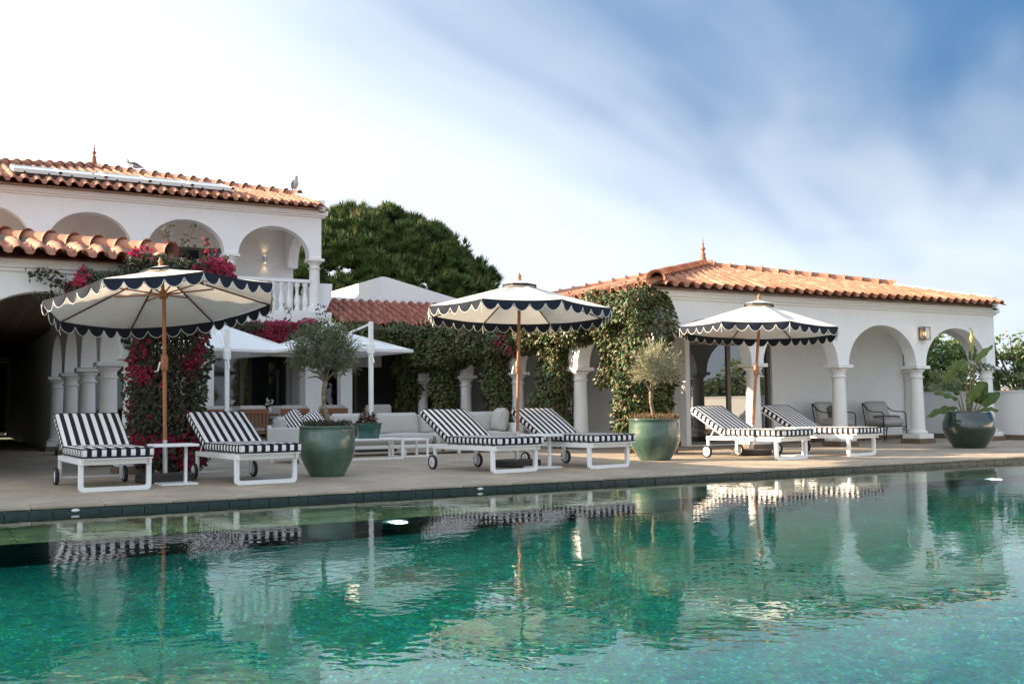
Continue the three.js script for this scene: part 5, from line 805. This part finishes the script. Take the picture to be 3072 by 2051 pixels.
// ── bird of paradise with paddle leaves
{
  R = mulberry(501);
  const o = thing('bird_of_paradise', 'tall paddle leaf plant with torn leaves in the dark pot', 'plant', [16.97, 0.58, -13.0]);
  const right = V(0.874, 0, 0.4859), away = V(0.4859, 0, -0.874);
  const mPad = [[0.06, 0.11, 0.016], [0.10, 0.15, 0.022], [0.035, 0.07, 0.014], [0.36, 0.34, 0.11]].map(c => P({ color: lin(...c), roughness: 0.85, transmission: 0.30, thickness: 0, side: THREE.DoubleSide, bumpMap: T.wood, bumpScale: 0.002 }));
  const mStalk = M({ color: lin(0.20, 0.17, 0.06), roughness: 0.6 });
  // stalk along points, blade from the last stalk point in direction dir, with its face normal towards f; tears split the blade into fingers
  function paddle(s0, s1, dir, len, wid, face, m, { curl = 0.35, tears = 0, roll = 0.35 } = {}) {
    const w = ([a, h, d]) => right.clone().multiplyScalar(a).addScaledVector(away, d).add(V(0, h, 0)), A = w(s0), B = w(s1), D = w(dir).normalize(), Fv = w(face).normalize(), X = V().crossVectors(D, Fv).normalize(), Z = V().crossVectors(X, D).normalize();
    wid *= 0.78; mesh('stalk', limb([A, A.clone().lerp(B, 0.5).add(V(0, 0.02, 0)), B, B.clone().addScaledVector(D, len * 0.3).addScaledVector(Z, -curl * len * 0.05)], [0.016, 0.013, 0.010, 0.006], 6), mStalk, o);
    const pos = [], N = 22, K = 5, pt = (t, s) => { const hw = wid / 2 * Math.pow(Math.sin(Math.PI * (0.06 + 0.94 * Math.pow(t, 0.85))), 0.6), sag = curl * len * t * t * 0.5; const wav = 0.02 * Math.sin(t * 17 + s * 3) * Math.abs(s); return B.clone().addScaledVector(D, len * t).addScaledVector(X, s * hw * (1 - roll * 0.25 * Math.abs(s))).addScaledVector(Z, -sag - roll * hw * s * s * 0.7 + wav).add(V(0, -curl * len * t * t * 0.35, 0)); };
    const uv = [];
    for (const sg of [-1, 1]) for (let i = 0; i < N; i++) { const gap = tears && (i * tears % 5 < 2) ? 0.55 : 0; for (let k = 0; k < K; k++) { const s0 = sg * k / K, s1 = sg * (k + 1) / K, t0 = i / N, t1 = (i + 1) / N; const cut = gap * (k + 1) / K / N, drop = tears ? 0.05 * ((k + 1) / K) ** 2 * Math.sin(i * 2.1) : 0; const a = pt(t0, s0), b = pt(t1, s0), c = pt(t1 - cut, s1), d = pt(t0 + cut * 0.4, s1); c.y -= drop; d.y -= drop; for (const q of sg > 0 ? [a, c, b, a, d, c] : [a, b, c, a, c, d]) pos.push(q.x, q.y, q.z); for (let z = 0; z < 6; z++) uv.push(t0, k / K); } }
    const g = new THREE.BufferGeometry(); g.setAttribute('position', new THREE.Float32BufferAttribute(pos, 3)); g.setAttribute('uv', new THREE.Float32BufferAttribute(uv, 2)); g.computeVertexNormals();
    mesh('leaf', toCreasedNormals(g, 0.9), mPad[m], o);
  }
  // tall cluster
  paddle([0.02, 0, 0], [0.10, 1.15, 0], [0.02, 1, 0.05], 0.52, 0.13, [-0.8, 0, -0.6], 3, { curl: 0.02, roll: 0.9 });
  paddle([-0.02, 0, 0], [-0.02, 1.05, -0.02], [-0.55, -0.05, -0.2], 0.46, 0.40, [-0.1, 0.8, -0.7], 1, { curl: 1.1, tears: 3, roll: 0.9 });
  paddle([0.05, 0, 0], [0.16, 1.02, 0.02], [0.75, 0.85, 0.1], 0.56, 0.20, [-0.5, 0.5, -0.7], 1, { curl: 0.3 });
  paddle([0.06, 0, 0.02], [0.20, 0.95, 0.04], [1, 0.35, 0.1], 0.66, 0.36, [-0.1, 0.9, -0.5], 2, { curl: 0.95, tears: 2 });
  paddle([0.03, 0, 0.04], [0.12, 0.92, 0.06], [0.55, 0.12, 0.3], 0.36, 0.26, [-0.2, 0.5, -0.9], 2, { curl: 0.6, tears: 1 });
  paddle([0.0, 0, 0.05], [0.12, 1.05, 0.05], [0.35, 0.9, 0.4], 0.46, 0.20, [-0.2, 0.4, -0.9], 2, { curl: 0.4 });
  paddle([0.04, 0, -0.02], [0.05, 1.0, -0.03], [-0.3, 0.15, -0.5], 0.42, 0.3, [0.2, 0.7, -0.7], 1, { curl: 0.9, tears: 3 });
  // low leaves
  paddle([-0.10, 0, 0], [-0.22, 0.34, -0.06], [-0.85, 0.5, -0.1], 0.50, 0.30, [0.3, 0.8, -0.6], 0, { curl: 0.35 });
  paddle([-0.12, 0, 0.02], [-0.24, 0.18, 0], [-0.95, 0.05, -0.15], 0.55, 0.30, [0.1, 0.9, -0.5], 0, { curl: 0.5 });
  paddle([-0.05, 0, -0.08], [-0.04, 0.28, -0.10], [0.35, 0.75, -0.3], 0.50, 0.30, [-0.6, 0.4, -0.8], 1, { curl: 0.3 });
  paddle([0.06, 0, -0.06], [0.16, 0.30, -0.08], [0.25, 0.9, -0.2], 0.42, 0.28, [-0.5, 0.2, -0.9], 0, { curl: 0.35 });
  paddle([0.10, 0, -0.02], [0.22, 0.22, -0.06], [0.65, 0.6, -0.1], 0.44, 0.34, [-0.4, 0.4, -0.8], 0, { curl: 0.3 });
  paddle([0.10, 0, 0.05], [0.20, 0.25, 0.05], [0.5, 0.85, 0.3], 0.50, 0.30, [-0.3, 0.4, -0.9], 2, { curl: 0.4 });
  paddle([0.0, 0, -0.12], [-0.02, 0.16, -0.14], [-0.25, 0.6, -0.6], 0.34, 0.22, [0.2, 0.5, -0.9], 1, { curl: 0.4 });
  paddle([0.08, 0, -0.1], [0.16, 0.12, -0.14], [0.35, 0.3, -0.5], 0.32, 0.22, [0, 0.8, -0.6], 0, { curl: 0.7 });
  paddle([-0.04, 0, 0.05], [-0.12, 0.42, 0.05], [-0.45, 0.6, 0.2], 0.4, 0.26, [0.3, 0.4, -0.9], 2, { curl: 0.4 });
}
// ── trees
function tuft(n, l, w) { const pos = []; const rnd = mulberry(5); for (let k = 0; k < n; k++) { const a = k / n * 6.283 + rnd(), sp = 0.25 + 0.75 * rnd(), d = V(Math.cos(a) * sp, 1 - sp * 0.35, Math.sin(a) * sp).normalize(), s = V(-Math.sin(a), 0, Math.cos(a)).multiplyScalar(w), e = d.clone().multiplyScalar(l * (0.7 + 0.5 * rnd())); pos.push(-s.x, 0, -s.z, s.x, 0, s.z, e.x, e.y, e.z); } const g = new THREE.BufferGeometry(); g.setAttribute('position', new THREE.Float32BufferAttribute(pos, 3)); g.computeVertexNormals(); return g; }
{
  R = mulberry(601);
  const c = V(18.6, 5.0, -47.2), o = thing('pine_tree', 'huge round crowned pine tree rising behind the villa and annex', 'pine tree', [c.x, 0, c.z]);
  const tr = [limb([[0, -0.1, 0], [0.2, 2, 0], [0, 4, 0.2], [0.1, 6, 0]], [0.5, 0.4, 0.34, 0.25], 10)]; for (let k = 0; k < 9; k++) { const a = k * 0.7; tr.push(limb([[0.1, 3.4 + 0.2 * k, 0], [1.6 * Math.cos(a), 5 + 0.15 * k, 1.6 * Math.sin(a)], [3.6 * Math.cos(a), 6.4 + 0.2 * k, 3.6 * Math.sin(a)]], [0.18, 0.1, 0.04], 6)); }
  mesh('trunk', merge(tr), mBarkDark, o);
  const L = [], pc = [[0.07, 0.12, 0.026], [0.09, 0.145, 0.03], [0.05, 0.09, 0.022], [0.12, 0.165, 0.035]], tip = [[0.22, 0.17, 0.07], [0.17, 0.17, 0.06]];
  for (let k = 0; k < 900; k++) {
    const d = rndDir(); if (d.y < -0.35) continue; if (d.z < -0.5 && R() < 0.7) continue;
    const bulge = 0.84 + 0.31 * fbm(d.x * 2.6, d.y * 2.6, d.z * 2.6, 3), cc = V(d.x * 5.5, d.y * 4.9, d.z * 5.2).multiplyScalar(bulge * (0.90 + 0.10 * R())).add(V(0, 5.0, 0)), cr = rr(0.4, 0.8);
    for (let i = 0; i < 46; i++) { const q = rndDir(); if (q.y < -0.3) q.y = -q.y * 0.4; const dir = q.clone().multiplyScalar(0.55).add(V(0, 0.85, 0)).add(d.clone().multiplyScalar(0.25)).normalize(), top = q.y > 0.55 && R() < 0.30; L.push([cc.clone().addScaledVector(q, cr), quatTo(dir, rr(0, 6)), top ? V(0.20, 0.50, 0.20) : V(0.42, 0.42, 0.42).multiplyScalar(rr(0.8, 1.2)), top ? cMix(tip, 0.25) : cMix(pc, 0.25)]); }
  }
  scatter('crown', tuft(14, 1, 0.10), mNeedle, L, o);
}
function broadTree(name, label, cat, pos, h, rx, ry, n, size, colors, seed, { trunkR = 0.1, blooms = 0, squash = 1, geo = gBroad, low = 0.25, group: gr } = {}) {
  R = mulberry(seed); const o = thing(name, label, cat, pos, 0, gr), tr = [limb([[0, -0.1, 0], [0.05, h * 0.3, 0.03], [0, h * 0.6, 0]], [trunkR, trunkR * 0.7, trunkR * 0.4], 7)], L = [], B = [];
  for (let k = 0; k < 7; k++) { const a = k * 0.9 + R(); tr.push(limb([[0, h * 0.3, 0], [rx * 0.4 * Math.cos(a), h * 0.55, rx * 0.4 * Math.sin(a)], [rx * 0.75 * Math.cos(a), h * rr(0.6, 0.85), rx * 0.75 * Math.sin(a)]], [trunkR * 0.5, trunkR * 0.25, trunkR * 0.1], 5)); }
  mesh('trunk', merge(tr), mBark, o);
  const cy = h - ry, clumps = Math.max(10, Math.round(n / 55));
  for (let k = 0; k < clumps; k++) { const d = rndDir(), rad = Math.pow(R(), 0.4) * (0.8 + 0.4 * fbm(d.x * 2 + seed, d.y * 2, d.z * 2, 2)), cc = V(d.x * rx * rad, cy + d.y * ry * rad, d.z * rx * rad * squash), cr = rx * rr(0.16, 0.30); if (cc.y < low) continue; for (let i = 0; i < 55; i++) { const q = rndDir(), p = cc.clone().addScaledVector(q, cr * Math.pow(R(), 0.4)); L.push([p, leafQuat(q, 0.15), size * rr(0.6, 1.3), cMix(colors, 0.25)]); if (blooms && R() < blooms && q.y > -0.2) B.push([p.clone().addScaledVector(q, 0.05), quatTo(q, rr(0, 6)), rr(0.05, 0.085), cMix([[0.60, 0.13, 0.04], [0.52, 0.09, 0.04], [0.66, 0.22, 0.10]])]); } }
  scatter('crown', geo, mLeafSoft, L, o); if (B.length) scatter('blossoms', gBract, mBract, B, o); return o;
}
const gr1 = [[0.09, 0.17, 0.025], [0.13, 0.21, 0.035], [0.065, 0.12, 0.024], [0.17, 0.23, 0.045]], gr2 = [[0.38, 0.40, 0.18], [0.46, 0.47, 0.24], [0.28, 0.31, 0.13]], gr3 = [[0.05, 0.09, 0.025], [0.07, 0.11, 0.03], [0.035, 0.07, 0.02]];  // gr2: silvery leaves, tone raised in place of sun the house blocks
broadTree('flowering_tree', 'bushy tree with orange red blossoms seen through the last arch', 'tree', [23.3, 0, -18.6], 2.85, 1.25, 1.2, 6500, 0.13, gr1, 701, { blooms: 0.012 });
broadTree('flowering_tree', 'leafy tree with orange blossoms cut by the right picture edge', 'tree', [24.9, 0, -17.5], 3.0, 0.9, 1.2, 3600, 0.12, gr1, 702, { blooms: 0.015, low: 1.35 });
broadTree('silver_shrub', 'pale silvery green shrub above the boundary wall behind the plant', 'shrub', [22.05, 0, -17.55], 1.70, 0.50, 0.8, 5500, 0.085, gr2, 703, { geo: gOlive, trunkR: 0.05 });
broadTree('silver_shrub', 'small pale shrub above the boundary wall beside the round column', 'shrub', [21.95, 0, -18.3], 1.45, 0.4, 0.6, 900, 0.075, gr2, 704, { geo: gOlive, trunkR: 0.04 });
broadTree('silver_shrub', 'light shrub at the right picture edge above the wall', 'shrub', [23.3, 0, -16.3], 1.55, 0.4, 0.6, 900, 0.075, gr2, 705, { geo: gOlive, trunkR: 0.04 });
{ R = mulberry(706); const o = thing('cypress', 'narrow dark cypress beside the pool house corner', 'cypress', [26.67, 0, -19.56]); mesh('trunk', limb([[0, -0.1, 0], [0, 0.8, 0], [0, 2.6, 0]], [0.08, 0.06, 0.02], 6), mBarkDark, o); const L = []; for (let i = 0; i < 7000; i++) { const y = rr(0.15, 2.55), a = rr(0, 6.28), r = 0.20 * Math.pow(1 - y / 2.6, 0.5) * rr(0.7, 1.05); L.push([V(Math.cos(a) * r, y, Math.sin(a) * r), quatTo(V(Math.cos(a) * 0.4, 1, Math.sin(a) * 0.4), rr(0, 6)), rr(0.08, 0.15), cMix(gr3)]); } scatter('crown', gOlive, mLeafSoft, L, o); }
// trees of the garden that the glass doors mirror
[['garden tree beyond the wall, mirrored in the pool house door', 26.5, -11.5, 2.7, 1.5], ['rounded garden tree beyond the wall, mirrored in the door', 27.5, -7.5, 2.1, 1.5], ['low garden tree beyond the wall near the pool end', 27.0, -4.0, 2.0, 1.5], ['tall garden tree far beyond the wall', 31, -1.0, 2.9, 1.9], ['wide garden tree farther along the wall', 28, 2.5, 2.4, 1.8], ['last garden tree along the wall towards the gate', 29, 7, 2.6, 1.8]].forEach(([l, x, z, h, r], i) => broadTree('garden_tree', l, 'tree', [x, 0, z], h, r, h * 0.4, 1800, 0.20, i % 2 ? gr1 : gr3, 720 + i, { trunkR: 0.14, group: 'garden trees beyond the boundary wall' }));
// ── neighbour house beyond the wall
{
  R = mulberry(801);
  const o = thing('neighbour_house', 'distant white house with a low roof beyond the right edge trees', 'house', [101, 0, -71]); o.rotation.y = -0.75;
  mesh('wall', metreUV(box(16, 2.4, 8, 0, 1.2, 0)), mWall, o); mesh('gable', (() => { const s = new THREE.Shape([[-8.1, 2.4], [8.1, 2.4], [2, 3.4], [-2, 3.4]].map(p => new THREE.Vector2(...p))); return metreUV(new THREE.ExtrudeGeometry(s, { depth: 8.2, bevelEnabled: false }).translate(0, 0.001, -4.1)); })(), mWall, o);
  const lw = thing('tiled_garden_wall', 'tile capped garden wall in front of the distant white house', 'wall', [40.5, 0, -27.8]); lw.rotation.y = -0.95;
  mesh('wall_body', metreUV(box(12, 1.12, 0.3, 0, 0.56, 0)), mWall, lw); for (let k = 0; k < 48; k++) { const t = mesh('cap_tile', tileG[k % 4], mClay[k % 5], lw); t.position.set(-5.9 + k * PITCH, 1.14, 0.22); t.rotation.x = 0.35; }
}
// ── gulls on the villa roof: one continuous body from tail to bill
function gull(label, pos, turn, upright) {
  const o = thing('seagull', label, 'seagull', pos, turn);
  const sp = upright ? [[-0.10, 0.10, 0], [-0.06, 0.15, 0], [-0.02, 0.23, 0], [0.0, 0.33, 0], [0.01, 0.40, 0], [0.03, 0.46, 0], [0.07, 0.475, 0], [0.12, 0.465, 0], [0.16, 0.455, 0]] : [[-0.34, 0.10, 0], [-0.22, 0.15, 0], [-0.08, 0.20, 0], [0.06, 0.24, 0], [0.13, 0.31, 0], [0.15, 0.37, 0], [0.18, 0.405, 0], [0.22, 0.40, 0], [0.26, 0.39, 0]];
  const rad = upright ? [0.02, 0.07, 0.10, 0.10, 0.075, 0.055, 0.058, 0.02, 0.004] : [0.012, 0.05, 0.095, 0.10, 0.065, 0.045, 0.05, 0.018, 0.004];
  o.scale.setScalar(0.85); mesh('body', limb(sp, rad, 12), M({ color: lin(0.42, 0.42, 0.43), roughness: 0.8 }), o);
  const gw = M({ color: lin(0.10, 0.105, 0.115), roughness: 0.8 });
  for (const s of [-1, 1]) mesh('wing', limb(upright ? [[0.0, 0.36, s * 0.06], [-0.05, 0.25, s * 0.09], [-0.10, 0.12, s * 0.06], [-0.13, 0.03, s * 0.02]] : [[0.07, 0.27, s * 0.06], [-0.08, 0.24, s * 0.085], [-0.26, 0.16, s * 0.045], [-0.42, 0.09, s * 0.01]], [0.02, 0.045, 0.03, 0.005], 8).scale(1, 1, 1), gw, o);
  for (const s of [-1, 1]) mesh('leg', [bar([0.0, 0.12, s * 0.035], [0.01, 0, s * 0.035], 0.007, 0.006, 5), box(0.06, 0.008, 0.04, 0.03, 0.004, s * 0.035)], M({ color: lin(0.5, 0.32, 0.2), roughness: 0.6 }), o);
}
gull('grey and white seagull standing on the hip tiles right of the roof finial', [4.92, 7.73, -31.2], 2.6, false);
gull('upright seagull perched at the right end of the villa roof', [8.56, 6.76, -27.4], -1.2, true);

renderer.render(scene, camera);
